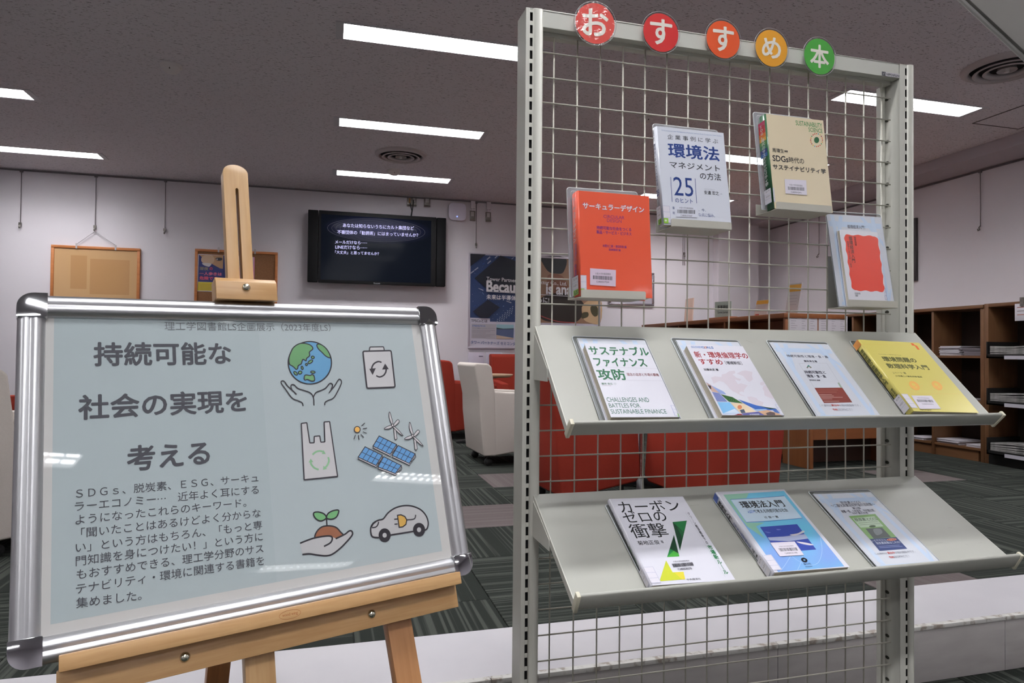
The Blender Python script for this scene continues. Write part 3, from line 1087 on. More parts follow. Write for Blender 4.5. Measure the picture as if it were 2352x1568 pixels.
# pamphlet boards against the wall under the poster
M_pam = mat('pamphlet_white', S(172, 166, 180, 1.3), .4)
for (pa, pb_, lb) in ((1076, 1113, 'white clear-fronted leaflet board under the blue poster, left one'), (1117, 1153, 'white clear-fronted leaflet board under the blue poster, right one')):
    a, c = onY(pa, 809, BW - .1), onY(pb_, 812, BW - .1)
    t = thing('leaflet_board', ((a.x + c.x) / 2, BW, .5), lb, 'leaflet holder')
    build('panel', MB().box((a.x, BW - .1, .55), (c.x, BW - .08, a.z)), M_pam, t, .004)
    build('header_print', MB().box((c.x - .07, BW - .102, a.z - .05), (c.x - .02, BW - .0995, a.z - .04)), mat('dark_print', S(90, 85, 110), .6), t)
    build('wall_bracket', MB().box((a.x + .05, BW - .08, .6), (c.x - .05, BW, .75)), M_steel, t)

# ------------------------------------------------------------------ lounge furniture
M_red = noise_mat('red_upholstery', S(148, 50, 38, .95), S(156, 56, 42, .95), nscale=400, rough=.8, bump=.1, spec=.15)
M_wht = noise_mat('ivory_upholstery', S(176, 168, 162, 1.3), S(184, 176, 169, 1.3), nscale=400, rough=.8, bump=.1, spec=.15)
M_rub = mat('black_rubber', (.012, .012, .013), .5)


def chair(loc, rz, wd, dp, m, label, H=.83, group=None):
    """tub chair: rear face on local y=0, faces +y; built at the origin then turned as one thing"""
    t = thing('lounge_chair', (0, 0, 0), label, 'armchair', group)
    h = wd / 2
    prof = [(.04, .085), (.005, .42), (.0, .56), (-.05, H - .02), (-.03, H), (.07, H - .005), (.10, H - .03), (.135, .55), (.15, .085)]
    build('backrest', MB().prism([(-h, y, z) for y, z in prof], (wd, 0, 0)), m, t, .018, 3)
    for s_ in (-1, 1):
        xa, xb = (h - .085, h) if s_ > 0 else (-h, -h + .085)
        build('arm', MB().prism([(xa, .13, .085), (xa, .12, .60), (xa, dp - .03, .575), (xa, dp, .19), (xa, dp - .03, .15)], (xb - xa, 0, 0)), m, t, .015, 3)
    build('seat_cushion', MB().box((-h + .088, .14, .26), (h - .088, dp - .02, .43)), m, t, .03, 3)
    build('front_skirt', MB().box((-h + .088, dp - .1, .20), (h - .088, dp - .04, .30)), m, t, .01)
    build('underframe', MB().prism([(-h + .04, .06, .075), (-h + .04, dp - .06, .14), (-h + .04, dp - .06, .155), (-h + .04, .06, .09)], (2 * h - .08, 0, 0)), M_rub, t)
    for sx in (-1, 1):
        for yy in (.10, dp - .09):
            cx = sx * (h - .08)
            ch = .08 if yy < .2 else .145
            build('caster', MB().lathe((cx - .02, yy, .03), X3, [(.001, 0), (.03, 0), (.03, .04), (.001, .04)], 14).box((cx - .01, yy - .01, .03), (cx + .01, yy + .01, ch)), M_rub, t)
    t.location = loc
    t.rotation_euler = (0, 0, rz)
    return t


def chair_from(near, far, **kw):
    """rear face runs between two floor points (as seen left to right)"""
    a, b = Vector((near[0], near[1], 0)), Vector((far[0], far[1], 0))
    d = b - a
    rz = math.atan2(d.y, d.x)
    m = (a + b) / 2
    return chair((m.x, m.y, LZ), rz, d.length, kw.pop('dp', .6), **kw)


chair_from((1.215, 4.18), (1.255, 3.63), dp=.56, m=M_red, label='red armchair seen through the wire grid, left of the chrome table leg')
chair_from((2.085, 3.193), (2.689, 3.506), dp=.55, m=M_red, label='red armchair seen through the wire grid, right of the chrome table leg')
chair_from((1.135, 5.80), (1.165, 5.22), dp=.66, m=M_wht, label='ivory armchair on casters between the poster board and the rack upright')
chair_from((-1.95, 3.80), (-1.40, 3.30), dp=.66, m=M_wht, label='ivory armchair cut off by the left picture edge')
chair_from((-2.85, 5.2), (-2.25, 5.05), dp=.62, m=M_red, label='red armchair top showing above the ivory one at the left picture edge', H=.87)
chair((1.18, 7.25, LZ), math.radians(-95), .62, .6, M_red, 'red armchair behind the right rim of the poster board')
chair((2.15, 7.72, LZ), math.radians(180), .62, .6, M_red, 'red armchair by the back wall behind the round table', H=.9)

M_tt = wood('table_top_wood', S(150, 122, 98, 1.4), S(165, 136, 110, 1.4), X3, .35, 30)
M_chr = mat('chrome', (.62, .62, .64), .12, 1)
M_tbase = mat('black_table_base', (.02, .02, .022), .35)


def table(c, r, h, label):
    t = thing('round_table', (c[0], c[1], LZ), label, 'table')
    C0 = Vector((c[0], c[1], LZ))
    build('table_top', MB().lathe(C0, Z3, [(.001, h), (r - .006, h), (r, h - .005), (r - .03, h - .03), (.001, h - .03)], 40), M_tt, t)
    build('pedestal', MB().lathe(C0, Z3, [(.021, h - .03), (.021, .06), (.03, .05)], 20), M_chr, t)
    build('top_flange', MB().lathe(C0, Z3, [(.11, h - .03), (.11, h - .04), (.04, h - .045)], 20), M_tbase, t)
    for k in range(4):
        a = math.pi / 4 + k * math.pi / 2 + .3
        d = Vector((math.cos(a), math.sin(a), 0))
        pdir = d.cross(Z3)
        build('foot', MB().prism([C0 + pdir * .03 + Z3 * .07, C0 + pdir * .03 + Z3 * .012, C0 + pdir * .02 + d * .3 + Z3 * .0, C0 + pdir * .02 + d * .3 + Z3 * .025], -pdir * .05), M_tbase, t, .004)
    return t


tc_ = onY(1117, 860, 6.55)
table((tc_.x, 6.55), .27, .70, 'round wood table behind the ivory armchair by the back wall')
tp_ = onZ(1475, 1085, LZ)
table((2.09, 4.24), .33, .62, 'round table with a chrome leg, hidden behind the lower shelves of the rack')

# journal shelf with its end towards us
M_ow = wood('orange_wood', S(138, 80, 40, .85), S(150, 90, 48, .85), Z3, .5, 25, 2)
M_ow2 = wood('orange_wood_flat', S(138, 80, 40, .85), S(150, 90, 48, .85), Y3, .5, 25, 2)
M_dk = mat('dark_recess', S(40, 26, 20), .8)
JX0, JX1, JY0, JY1, JZ = 3.765, 4.36, 4.91, 7.6, 1.465
t = thing('journal_shelf', ((JX0 + JX1) / 2, (JY0 + JY1) / 2, LZ), 'orange wood journal shelf with papers on its end, seen through the grid', 'shelf')
build('top_board', MB().box((JX0 - .02, JY0 - .01, JZ - .04), (JX1 + .02, JY1, JZ)), M_ow2, t, .003)
for yy in (JY0, JY0 + .9, JY0 + 1.8, JY1 - .03):
    build('upright_panel', MB().box((JX0, yy, LZ), (JX1, yy + .03, JZ - .041)), M_ow, t, .002)
build('centre_board', MB().box(((JX0 + JX1) / 2 - .01, JY0 + .031, LZ), ((JX0 + JX1) / 2 + .01, JY1 - .031, JZ - .042)), M_ow, t)
for zz in (.28, .66, 1.03):
    for ys in (JY0 + .031, JY0 + .931, JY0 + 1.831):
        build('shelf_board', MB().box((JX0 + .005, ys, zz), ((JX0 + JX1) / 2 - .011, min(ys + .868, JY1 - .032), zz + .02)), M_ow2, t)
M_mag = [mat('magazine', S(170, 166, 172, 1.2), .5), mat('magazine', S(150, 150, 160, 1.2), .5), mat('magazine', S(120, 112, 112, 1.2), .5)]
k = 0
for ys in (JY0 + .05, JY0 + .95, JY0 + 1.85):
    for i in range(4):
        ya = ys + i * .21
        if ya + .17 > JY1 - .04: break
        h_ = .25 + .03 * ((i * 3) % 3)
        o = MB().prism([(JX0 + .04, ya, 1.052), (JX0 + .14, ya, 1.052 + h_), (JX0 + .15, ya, 1.052 + h_), (JX0 + .05, ya, 1.052)], (0, .17, 0))
        tag(build('magazine_box', o, M_mag[k % 3], None, .001, shift=Vector((JX0, ya, 1.052))), 'pale magazine box under the journal shelf top, %s from its near end' % ('first', 'second', 'third', 'fourth', 'fifth', 'sixth', 'seventh', 'eighth', 'ninth', 'tenth', 'eleventh', 'twelfth')[k], 'magazine box', 'magazine boxes in the journal shelf')
        k += 1
# end papers
ep = Plane((0, JY0 - .001, 0), X3, Z3, -Y3)
M_paper = mat('paper_white', S(178, 174, 180, 1.25), .7)
for (a, bb, lb) in (((1811, 723), (1877, 800), 'left of two printed lists posted on the end of the journal shelf'), ((1880, 724), (1946, 800), 'right of two printed lists posted on the end of the journal shelf')):
    u0, v1 = ep.at(*a); u1, v0 = ep.at(*bb)
    t = thing('posted_list', ((u0 + u1) / 2, JY0, v0), lb, 'notice')
    build('paper', MB().box((u0, JY0 - .003, v0), (u1, JY0 - .001, v1)), M_paper, t)
    ar = Art(ep.off(0, 0, .0022), k=1.2)
    for i in range(12):
        vv = v1 - .03 - i * .02
        for f0, f1 in ((.08, .3), (.45, .6), (.75, .92)):
            ar.uvstroke([(u0 + (u1 - u0) * f0, vv), (u0 + (u1 - u0) * (f1 - (i % 3) * .04), vv)], .003, (120, 116, 124))
    ar.done('list_lines', t)
# lower desk in front of its end
t = thing('low_desk', (4.1, 4.74, LZ), 'orange wood desk with an open knee space behind the lower part of the grid', 'desk')
for xx in (3.735, 4.62):
    build('side_panel', MB().box((xx, 4.565, LZ), (xx + .03, 4.905, .86)), M_ow, t, .002)
build('desk_top', MB().box((3.72, 4.55, .86), (4.67, 4.906, .89)), M_ow2, t, .003)
build('apron', MB().box((3.766, 4.60, .42), (4.619, 4.62, .859)), wood('apron_wood', S(140, 80, 38, .75), S(150, 88, 44, .75), X3, .5, 25, 2), t)
build('back_panel', MB().box((3.766, 4.88, LZ), (4.619, 4.904, .859)), mat('knee_space_shade', S(58, 34, 22, 1.3), .6), t)  # panel colour darkened to paint the shade of the knee space
# things on the journal shelf
p = onX(1575, 737, JX0 + .15)
t = thing('leaning_board', (JX0 + .15, p.y, JZ), 'thin tan board leaning on the journal shelf far end', 'board')
q = [onX(1560, 684, JX0 + .15), onX(1577, 681, JX0 + .15), onX(1589, 737, JX0 + .15), onX(1571, 739, JX0 + .15)]
mz = min(v.z for v in q)
q = [Vector((v.x + (v.z - mz) * .3, v.y, v.z - mz + JZ)) for v in q]
build('board', MB().prism(q, (.012, 0, 0)), mat('tan_board', S(165, 140, 128, 1.25), .6), t)


def sign_on_shelf(pts, col, label, cat, name, draw):
    xs = JX0 + .12
    q = [onX(px, py, xs) for px, py in pts]
    mz = min(v.z for v in q)
    dz = JZ + .002 - mz
    t = thing(name, (xs, sum(v.y for v in q) / 4, JZ), label, cat)
    for v in q: v.z += dz
    build('card', MB().prism(q, (.006, 0, 0)), mat('card_' + name, S(*col, 1.25), .5), t)
    U = (q[1] - q[0]).normalized(); V = (q[0] - q[3])
    N = U.cross(V).normalized()
    V = N.cross(U)
    ar = Art(Plane((xs - .0005, 0, 0), U, V, N), k=1.2)
    ar.dz = dz
    draw(ar, t)
    return t


def dj(ar, t):
    ar.text('新着雑誌', (1648, 708), (1660, 700), (1672, 708), (1660, 712), (50, 55, 55), .03)
    ar.text('Current Journals', (1648, 718), (1660, 714), (1672, 718), (1660, 721), (50, 55, 55), .03)
    ar.done('sign_lettering', t)
    ya, yb = onX(1636, 735, ar.pl.O.x).y, onX(1684, 735, ar.pl.O.x).y
    build('sign_base', MB().box((JX0 + .07, min(ya, yb), JZ), (JX0 + .17, max(ya, yb), JZ + .022)), M_ow2, t, .002)


def orange_card(ar, t):
    pts = ar.pts
    a, b_, c, d = pts
    lp = lambda p, q, f: (p[0] + (q[0] - p[0]) * f, p[1] + (q[1] - p[1]) * f)
    ar.fill([lp(a, d, .04), lp(b_, c, .04), lp(b_, c, .27), lp(a, d, .27)], (190, 140, 50))
    for f in (.4, .5, .6, .7):
        ar.stroke([lp(lp(a, b_, .15), lp(d, c, .15), f), lp(lp(a, b_, .8), lp(d, c, .8), f)], .004, (150, 146, 150))
    ar.fill([lp(lp(a, b_, .1), lp(d, c, .1), .88), lp(lp(a, b_, .4), lp(d, c, .4), .88), lp(lp(a, b_, .4), lp(d, c, .4), .95), lp(lp(a, b_, .1), lp(d, c, .1), .95)], (160, 60, 55))
    ar.done('card_print', t)


sign_on_shelf([(1642, 693), (1679, 691), (1679, 731), (1642, 733)], (150, 165, 158), 'pale green journals sign on a wooden base on the journal shelf', 'sign', 'journals_sign', dj)
for pts, lb in (([(1739, 689), (1766, 687), (1760, 724), (1731, 726)], 'white card with orange heading on the journal shelf, the shorter one'),
                ([(1813, 652), (1842, 649), (1831, 719), (1803, 721)], 'white card with orange heading on the journal shelf, the taller one')):
    sign_on_shelf(pts, (175, 170, 172), lb, 'sign', 'orange_card', lambda ar, t, pts=pts: (setattr(ar, 'pts', pts), orange_card(ar, t)))

# bookcase along the right wall
BX = 5.485
M_bc = wood('brown_wood', S(110, 74, 46, .85), S(122, 84, 54, .85), Z3, .5, 25, 2)
M_bc2 = wood('brown_wood_flat', S(110, 74, 46, .85), S(122, 84, 54, .85), Y3, .5, 25, 2)
M_bci = mat('brown_shade', S(60, 38, 26, .5), .8)  # back boards coloured darker to carry the shade between the shelves
t = thing('bookcase', ((BX + RW) / 2, 6.0, LZ), 'long brown wooden bookcase along the right wall', 'bookcase')
build('top_board', MB().box((BX - .01, 4.53, 1.53), (RW - .002, 7.8, 1.56)), M_bc2, t, .002)
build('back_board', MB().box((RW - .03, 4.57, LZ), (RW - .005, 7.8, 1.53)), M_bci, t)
build('plinth', MB().box((BX + .02, 4.6, LZ), (BX + .04, 7.8, .285)), M_bc2, t)
ys = [4.53, 5.03, 5.53, 6.03, 6.53, 7.03, 7.53]
for i, yy in enumerate(ys):
    build('divider', MB().box((BX, yy, LZ), (RW - .031, yy + (.035 if i == 0 else .025), 1.529)), M_bc, t, .002)
for i in range(len(ys) - 1):
    for zz in (.285, .69, 1.095):
        build('shelf_board', MB().box((BX + .006, ys[i] + .036, zz), (RW - .031, ys[i + 1] - .001, zz + .02)), M_bc2, t)
M_jp = mat('journal_paper', S(165, 160, 166, 1.2), .6)


ORD = ('lowest', 'second from the bottom', 'third from the bottom', 'fourth from the bottom', 'fifth from the bottom', 'sixth from the bottom', 'seventh from the bottom', 'topmost')


def nth(i, n):
    return 'topmost' if i == n - 1 else ORD[i]


def pile(x, y, z, n, w_, d_, label, group, m=M_jp, th=.008):
    rr = random.Random(int(y * 977 + z * 31))
    for i in range(n):
        a = rr.uniform(-.04, .04)
        c = Vector((x + rr.uniform(-.006, .006), y + rr.uniform(-.008, .008), z + th * (i + .5)))
        ax = (Vector((math.cos(a), math.sin(a), 0)), Vector((-math.sin(a), math.cos(a), 0)), Z3)
        o = build('journal', MB().obox(c, ax, (d_ / 2, w_ / 2, th / 2 * .94)), m, None, .0015, 2, shift=c - Vector((0, 0, th / 2)))
        tag(o, label + ', ' + nth(i, n), 'journal', group)


pile(BX + .16, 4.88, 1.115, 8, .21, .29, 'white folded journal in the neat stack on the upper bookcase shelf', 'journals stacked on the upper bookcase shelf', th=.011)
pile(BX + .16, 4.66, 1.115, 6, .17, .28, 'grey journal in the dim bookcase stack', 'dim grey journals beside the white stack', mat('journal_grey', S(105, 98, 104, 1.1), .6), th=.011)
pile(BX + .16, 4.80, .71, 2, .2, .28, 'white journal lying on the middle bookcase shelf', 'journals on the middle bookcase shelf')
pile(BX + .16, 4.90, .305, 5, .22, .29, 'white journal in the left stack on the lowest bookcase shelf', 'journals in the left low stack')
pile(BX + .16, 4.65, .305, 3, .15, .26, 'white journal in the right stack on the lowest bookcase shelf', 'journals in the right low stack')
pile(BX + .14, 5.25, .305, 3, .2, .27, 'white journal low beside the rack upright', 'journals low beside the rack upright')

# newspaper rack at the near end of the bookcase
t = thing('newspaper_rack', ((BX + RW) / 2, 4.1, LZ), 'black newspaper rack with trays between brown wood panels, at the right edge', 'newspaper rack')
build('side_panel', MB().box((BX, 4.49, LZ), (RW - .01, 4.528, 1.565)), M_bc, t, .002)
build('side_panel', MB().box((BX, 3.5, LZ), (RW - .01, 3.53, 1.565)), M_bc, t, .002)
build('top_rail', MB().box((BX, 3.53, 1.535), (RW - .01, 4.49, 1.565)), M_bc2, t, .002)
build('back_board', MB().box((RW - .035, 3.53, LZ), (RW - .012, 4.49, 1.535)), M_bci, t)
M_bs = mat('black_steel', (.012, .012, .012), .4)
for yy in (4.22, 3.78):
    build('post', MB().box((BX + .12, yy, LZ), (BX + .16, yy + .03, 1.53)), M_bs, t)
for zz in (1.095, .70, .28):
    tr = MB().box((BX - .06, 3.56, zz), (BX + .3, 4.46, zz + .012)).box((BX - .06, 3.56, zz), (BX - .05, 4.46, zz + .035)).box((BX - .06, 4.45, zz), (BX + .3, 4.46, zz + .14)).box((BX - .06, 3.56, zz), (BX + .3, 3.57, zz + .14))
    build('tray', tr, M_bs, t)
    build('tray_label', MB().box((BX - .064, 4.13, zz - .008), (BX - .0605, 4.30, zz + .022)), mat('label_white', S(165, 162, 170, 1.2), .5), t)
build('kick_board', MB().box((BX + .0, 3.53, LZ), (BX + .03, 4.49, .27)), M_bs, t)
M_np = noise_mat('newsprint', S(95, 94, 92, 1.1), S(135, 132, 130, 1.1), scale=(1, 1, 1), nscale=25, rough=.8)
for zi, zz in enumerate((1.108, .713, .293)):
    rr = random.Random(zi)
    for i in range(6):
        z0 = zz + i * .016
        top, bot = [], []
        for k in range(9):
            yy = 4.44 - k * .1
            h = .012 * math.sin(k * .9 + i * .7 + zi) * (i / 6) + rr.uniform(-.001, .001)
            top.append((BX - .045 + rr.uniform(0, .004), yy, z0 + .013 + h))
            bot.append((BX - .045, yy, z0 + h))
        o = MB().prism(top + bot[::-1], (.28, 0, 0))
        tag(build('newspaper', o, M_np, None, shift=Vector((BX, 4.0, z0))), 'folded newspaper in the %s tray of the black rack, %s' % (('top', 'middle', 'bottom')[zi], nth(i, 6)), 'newspaper', ('newspapers in the top tray', 'newspapers in the middle tray', 'newspapers in the bottom tray')[zi])
hp = onX(2331, 698, BX - .07)
hq = onX(2375, 735, BX - .07)
t = thing('rack_notice', (BX - .07, hp.y - .1, hq.z), 'white card with red print hung at the newspaper rack top, right picture edge', 'sign')
build('card', MB().box((BX - .072, hq.y, hq.z), (BX - .068, hp.y, hp.z)), M_paper, t, .001)
build('clip', MB().box((BX - .08, (hp.y + hq.y) / 2, hp.z - .02), (BX - .0, (hp.y + hq.y) / 2 + .03, hp.z + .05)), M_steel, t)
ar = Art(Plane((BX - .0722, 0, 0), -Y3, Z3, -X3), k=1.2)
for i, cc in enumerate(((150, 90, 80), (120, 112, 112), (160, 100, 85))):
    ar.uvstroke([(-hp.y + .02, hp.z - .03 - i * .03), (-hq.y - .02, hp.z - .03 - i * .03)], .006, cc)
ar.done('card_print', t)

# ------------------------------------------------------------------ display rack
KR = 1.02
M_rk = mat('rack_enamel', S(198, 197, 188, KR), .38)
M_rk2 = mat('rack_enamel_light', S(196, 196, 188, KR * .92), .38)
M_in = mat('upright_shade', (.012, .012, .012), .8)
M_tray = mat('rack_enamel_dimmed', S(190, 190, 181, .73), .42)  # the rack's own enamel, darkened in colour to offset strong overhead light
M_cap = mat('ivory_plastic_cap', S(205, 200, 180, KR), .45)
RF, RT = 1.243, 1.774         # rack front plane and top
LX0, LX1, QX0, QX1 = .362, .397, 1.2585, 1.2965
rack = thing('display_rack', (.83, 1.27, 0), 'pale grey metal display rack with a wire grid panel and slotted uprights', 'rack')


def upright(x0, x1, slot0, slot1, side_holes=None):
    yb = RF + .058
    m = MB()
    for lo, hi in (((x0, RF, 0), (x0 + .0016, yb, RT)), ((x1 - .0016, RF, 0), (x1, yb, RT)), ((x0, yb - .0016, 0), (x1, yb, RT)), ((x0, RF, RT - .0016), (x1, yb, RT))):
        m.box(lo, hi)
    m.box((x0, RF, 0), (slot0, RF + .0016, RT))
    # ridge beside the slot line, softly rounded
    prof = [(slot1, RF), (slot1 + .003, RF - .0025), (slot1 + .008, RF - .0035), (x1 - .003, RF - .0035), (x1, RF - .0015), (x1, RF + .0016), (slot1, RF + .0016)]
    m.prism([(a, b_, 0) for a, b_ in prof], (0, 0, RT))
    u = build('upright', m, M_rk, rack, .0007, 1)
    r = MB()
    z = RT - .008
    while z > .0:
        r.box((slot0, RF + .0006, z), (slot1, RF + .0016, z + .0082))
        z -= .025
    build('slot_rungs', r, M_rk, u)
    build('slot_shade', MB().box((slot0 - .002, RF + .010, .01), (slot1 + .002, RF + .012, RT - .004)).box((slot0 - .002, RF + .0016, .01), (slot0 - .001, RF + .012, RT - .004)).box((slot1 + .001, RF + .0017, .01), (slot1 + .002, RF + .012, RT - .004)), M_in, u)  # near-black liner stands in for the shade inside the hollow upright
    build('foot_plate', MB().box((x0 - .01, RF - .2, 0), (x1 + .01, yb + .2, .012)), M_rk, u, .003)
    return u


upright(LX0, LX1, .3708, .3762)
upright(QX0, QX1, 1.2745, 1.2795)
rl = build('top_rail', MB().box((LX1, RF + .001, RT - .034), (QX0, RF + .004, RT)).box((LX1, RF + .001, RT - .0015), (QX0, RF + .05, RT)).box((LX1, RF + .001, RT - .034), (QX0, RF + .05, RT - .0325)), M_rk2, rack, .0008, 1)
pr = Plane((0, RF, 0), X3, Z3, -Y3)
ar = Art(pr, k=1.1, base=-.0004)
ar.fill([(2025.5, 164), (2034, 165), (2034, 174.5), (2025.5, 173)], (55, 55, 62))
ar.fill([(2034, 165), (2069, 170.5), (2069, 179), (2034, 174.5)], (178, 174, 180))
ar.stroke([(2028, 171), (2032, 166.5)], .0008, (170, 170, 170))
ar.text('NIPPONFILING', (2036, 171), (2045, 169), (2067, 175), (2045, 174.5), (40, 40, 50), .04)
ar.done('maker_label', rack)

# wire grid panel
GY = 1.263
MX, MZ = .4272, HC + .5981
g = MB()
fx0, fx1 = .3995, 1.243
ztop = MZ + .035
fr = MB().box((fx0 - .002, GY + .004, .12), (fx0 + .006, GY + .02, ztop)).box((fx1, GY + .018, .12), (fx1 + .013, GY + .034, ztop)).box((fx0, GY + .0, ztop - .001), (fx1 + .012, GY + .02, ztop + .014)).box((fx0, GY + .0, .12), (fx1 + .012, GY + .02, .135))
build('grid_frame', fr, M_rk, rack, .002, 1)
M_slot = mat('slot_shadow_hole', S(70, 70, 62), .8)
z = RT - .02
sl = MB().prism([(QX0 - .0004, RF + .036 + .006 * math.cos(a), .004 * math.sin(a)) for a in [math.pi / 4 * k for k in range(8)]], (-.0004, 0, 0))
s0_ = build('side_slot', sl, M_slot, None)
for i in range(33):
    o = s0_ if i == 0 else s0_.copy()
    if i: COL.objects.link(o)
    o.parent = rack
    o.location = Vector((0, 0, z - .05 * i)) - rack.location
j = 0
M_wr = mat('wire_enamel', S(182, 178, 166, .95), .45)
wv = MB().tube([(0, 0, 0), (0, 0, ztop - .13)], .00155, 7)
w0 = build('grid_wire', wv, M_wr, None)
wh = MB().tube([(fx0, 0, 0), (fx1 + .006, 0, 0)], .00155, 7)
w1 = build('grid_wire', wh, M_wr, None)
for i in range(17):
    o = w0 if i == 0 else w0.copy()
    if i: COL.objects.link(o)
    o.parent = rack
    o.location = Vector((MX + .05 * i, GY, .13)) - rack.location
for i in range(31):
    o = w1 if i == 0 else w1.copy()
    if i: COL.objects.link(o)
    o.parent = rack
    o.location = Vector((0, GY - .0028, MZ - .05 * i)) - rack.location

# sloping shelves
SH = {}


def shelf(key, a, b_, bz, label):
    """a,b_: (y,z) of the back and front edges of the tray surface"""
    A_, B2 = Vector((0, *a)), Vector((0, *b_))
    dn = (B2 - A_).normalized()
    N = Vector((0, dn.z, -dn.y))
    if N.z < 0: N = -N
    Lg = (B2 - A_).length
    x0, x1 = .386, 1.3
    t = thing('sloping_shelf', ((x0 + x1) / 2, a[0], b_[1]), label, 'shelf')
    ax = (X3, dn, N)
    build('tray', MB().obox((A_ + B2) / 2 + X3 * (x0 + x1) / 2 - N * .001, ax, ((x1 - x0) / 2, Lg / 2, .001)), M_tray, t, .0006, 1)
    for xx in (x0, x1):
        build('side_flange', MB().obox((A_ + B2) / 2 + X3 * xx - N * .0065, ax, (.0012, Lg / 2, .0065)), M_rk, t, .0005, 1)
    F = B2
    build('front_flange', MB().obox(F - N * .009 + dn * .0006 + X3 * (x0 + x1) / 2, ax, ((x1 - x0) / 2, .0009, .009)), M_rk, t, .0004, 1)
    lx0, lx1 = x0 + .004, x1 + .006
    # rounded stop bar
    pf_ = []
    for s_, h_ in ((.001, -.017), (.001, .012), (.002, .0165), (.005, .018), (.008, .0165), (.0092, .012), (.0092, -.010), (.006, -.017)):
        pf_.append(F + dn * s_ + N * h_ + X3 * lx0)
    build('stop_bar', MB().prism(pf_, X3 * (lx1 - lx0)), M_tray, t, .0012, 2)
    for xx in (lx0 - .005, lx1 - .001):
        build('end_cap', MB().obox(F + dn * .005 + N * .0 + X3 * (xx + .003), ax, (.0035, .006, .0185)), M_cap, t, .0015, 2)
    for xx, s_ in ((x0 - .0025, -1), (x1 + .0005, 1)):
        yb_ = bz[1]
        q = [(xx, RF + .015, a[1] - .002), (xx, RF + .015, bz[0]), (xx, yb_, bz[0])]
        tt = (a[0] - yb_) / (a[0] - b_[0])
        q.append((xx, yb_, a[1] + (b_[1] - a[1]) * tt - .004))
        build('bracket', MB().prism(q, (.0018, 0, 0)), M_rk, t)
    pl = Plane(A_ + N * .0002, X3, -dn, N)   # u=x, v up the slope, origin on the back edge
    SH[key] = (pl, Lg, N, dn, A_)
    # scuffs
    ar = Art(pl, k=.64)
    rr = random.Random(key)
    for i in range(16):
        u_, v_ = rr.uniform(.42, 1.27), -rr.uniform(.03, .22)
        aa = rr.uniform(-.6, .6)
        ll = rr.uniform(.004, .02)
        ar.uvstroke([(u_, v_), (u_ + ll * math.cos(aa), v_ + ll * math.sin(aa))], rr.uniform(.0003, .0007), (172, 171, 163))
    ar.done('scuff_marks', t)
    return t


shelf(1, (1.243, 1.156), (1.056, .979), (1.049, 1.159), 'upper sloping metal shelf of the rack, holding four display items')
shelf(2, (1.243, .828), (1.0185, .7045), (.748, 1.141), 'lower sloping metal shelf of the rack, holding three display items')

# ------------------------------------------------------------------ books and holders
M_page = noise_mat('page_edges', S(196, 188, 168, 1.05), S(208, 200, 182, 1.05), scale=(1, 1, 1), nscale=600, rough=.9)
M_acr = clear_mat('clear_acrylic', (.87, .88, .90), .8)
M_acre = mat('acrylic_edge', S(186, 189, 190, 1.2), .45, spec=.3)
WHT = (212, 211, 221)
KB = .96


def rounded(u0, v0, u1, v1, r, n=4, which='1111'):
    out = []
    for i, (cx, cy, a0) in enumerate(((u0 + r, v0 + r, math.pi), (u1 - r, v0 + r, 1.5 * math.pi), (u1 - r, v1 - r, 0), (u0 + r, v1 - r, .5 * math.pi))):
        if which[i] == '0':
            out.append((u0 if i in (0, 3) else u1, v0 if i < 2 else v1))
        else:
            for k in range(n + 1):
                a = a0 + .5 * math.pi * k / n
                out.append((cx + r * math.cos(a), cy + r * math.sin(a)))
    return out


def book(pl, W, H, T, cover, label, name='book', spine='L', spine_col=None, round_spine=True):
    """pl: plane of the front cover at its lower left corner"""
    cm = mat('cover_gloss', S(*cover, KB), .28, coat=.15)
    sc = mat('cover_gloss', S(*spine_col, KB), .28, coat=.15) if spine_col else cm
    pl.size = (W, H)
    t = thing(name, pl.P(W / 2, 0, -T), label, 'book')
    ct = .0007
    build('front_cover', MB().prism([pl.P(*q, -ct) for q in ((0, 0), (W, 0), (W, H), (0, H))], pl.N * ct), cm, t, .0002, 1)
    build('back_cover', MB().prism([pl.P(*q, -T) for q in ((0, 0), (W, 0), (W, H), (0, H))], pl.N * ct), cm, t)
    e = .0015
    a, b_ = (.001, W - e) if spine == 'L' else (e, W - .001)
    build('page_block', MB().prism([pl.P(*q, -T + ct) for q in ((a, e), (b_, e), (b_, H - e), (a, H - e))], pl.N * (T - 2 * ct)), M_page, t)
    xs = 0 if spine == 'L' else W
    sg = -1 if spine == 'L' else 1
    R2 = T / 2
    pts = []
    nseg = 8
    for k in range(nseg + 1):
        aa = math.pi * k / nseg
        bulge = (.0035 if round_spine else .0008) * math.sin(aa)
        pts.append((xs + sg * bulge, -R2 + R2 * math.cos(aa)))
    inner = [(xs - sg * .0006, -T), (xs - sg * .0006, 0)]
    build('spine', MB().prism([pl.P(u, 0, h) for u, h in pts + inner], pl.V * H, smooth=True), sc, t)
    sp = Plane(pl.P(xs + sg * .0046, 0, -T), pl.N if spine == 'L' else -pl.N, pl.V, -pl.U if spine == 'L' else pl.U)
    return t, sp


M_milk = clear_mat('milky_acrylic', (.86, .87, .90), .8, milk=.32)


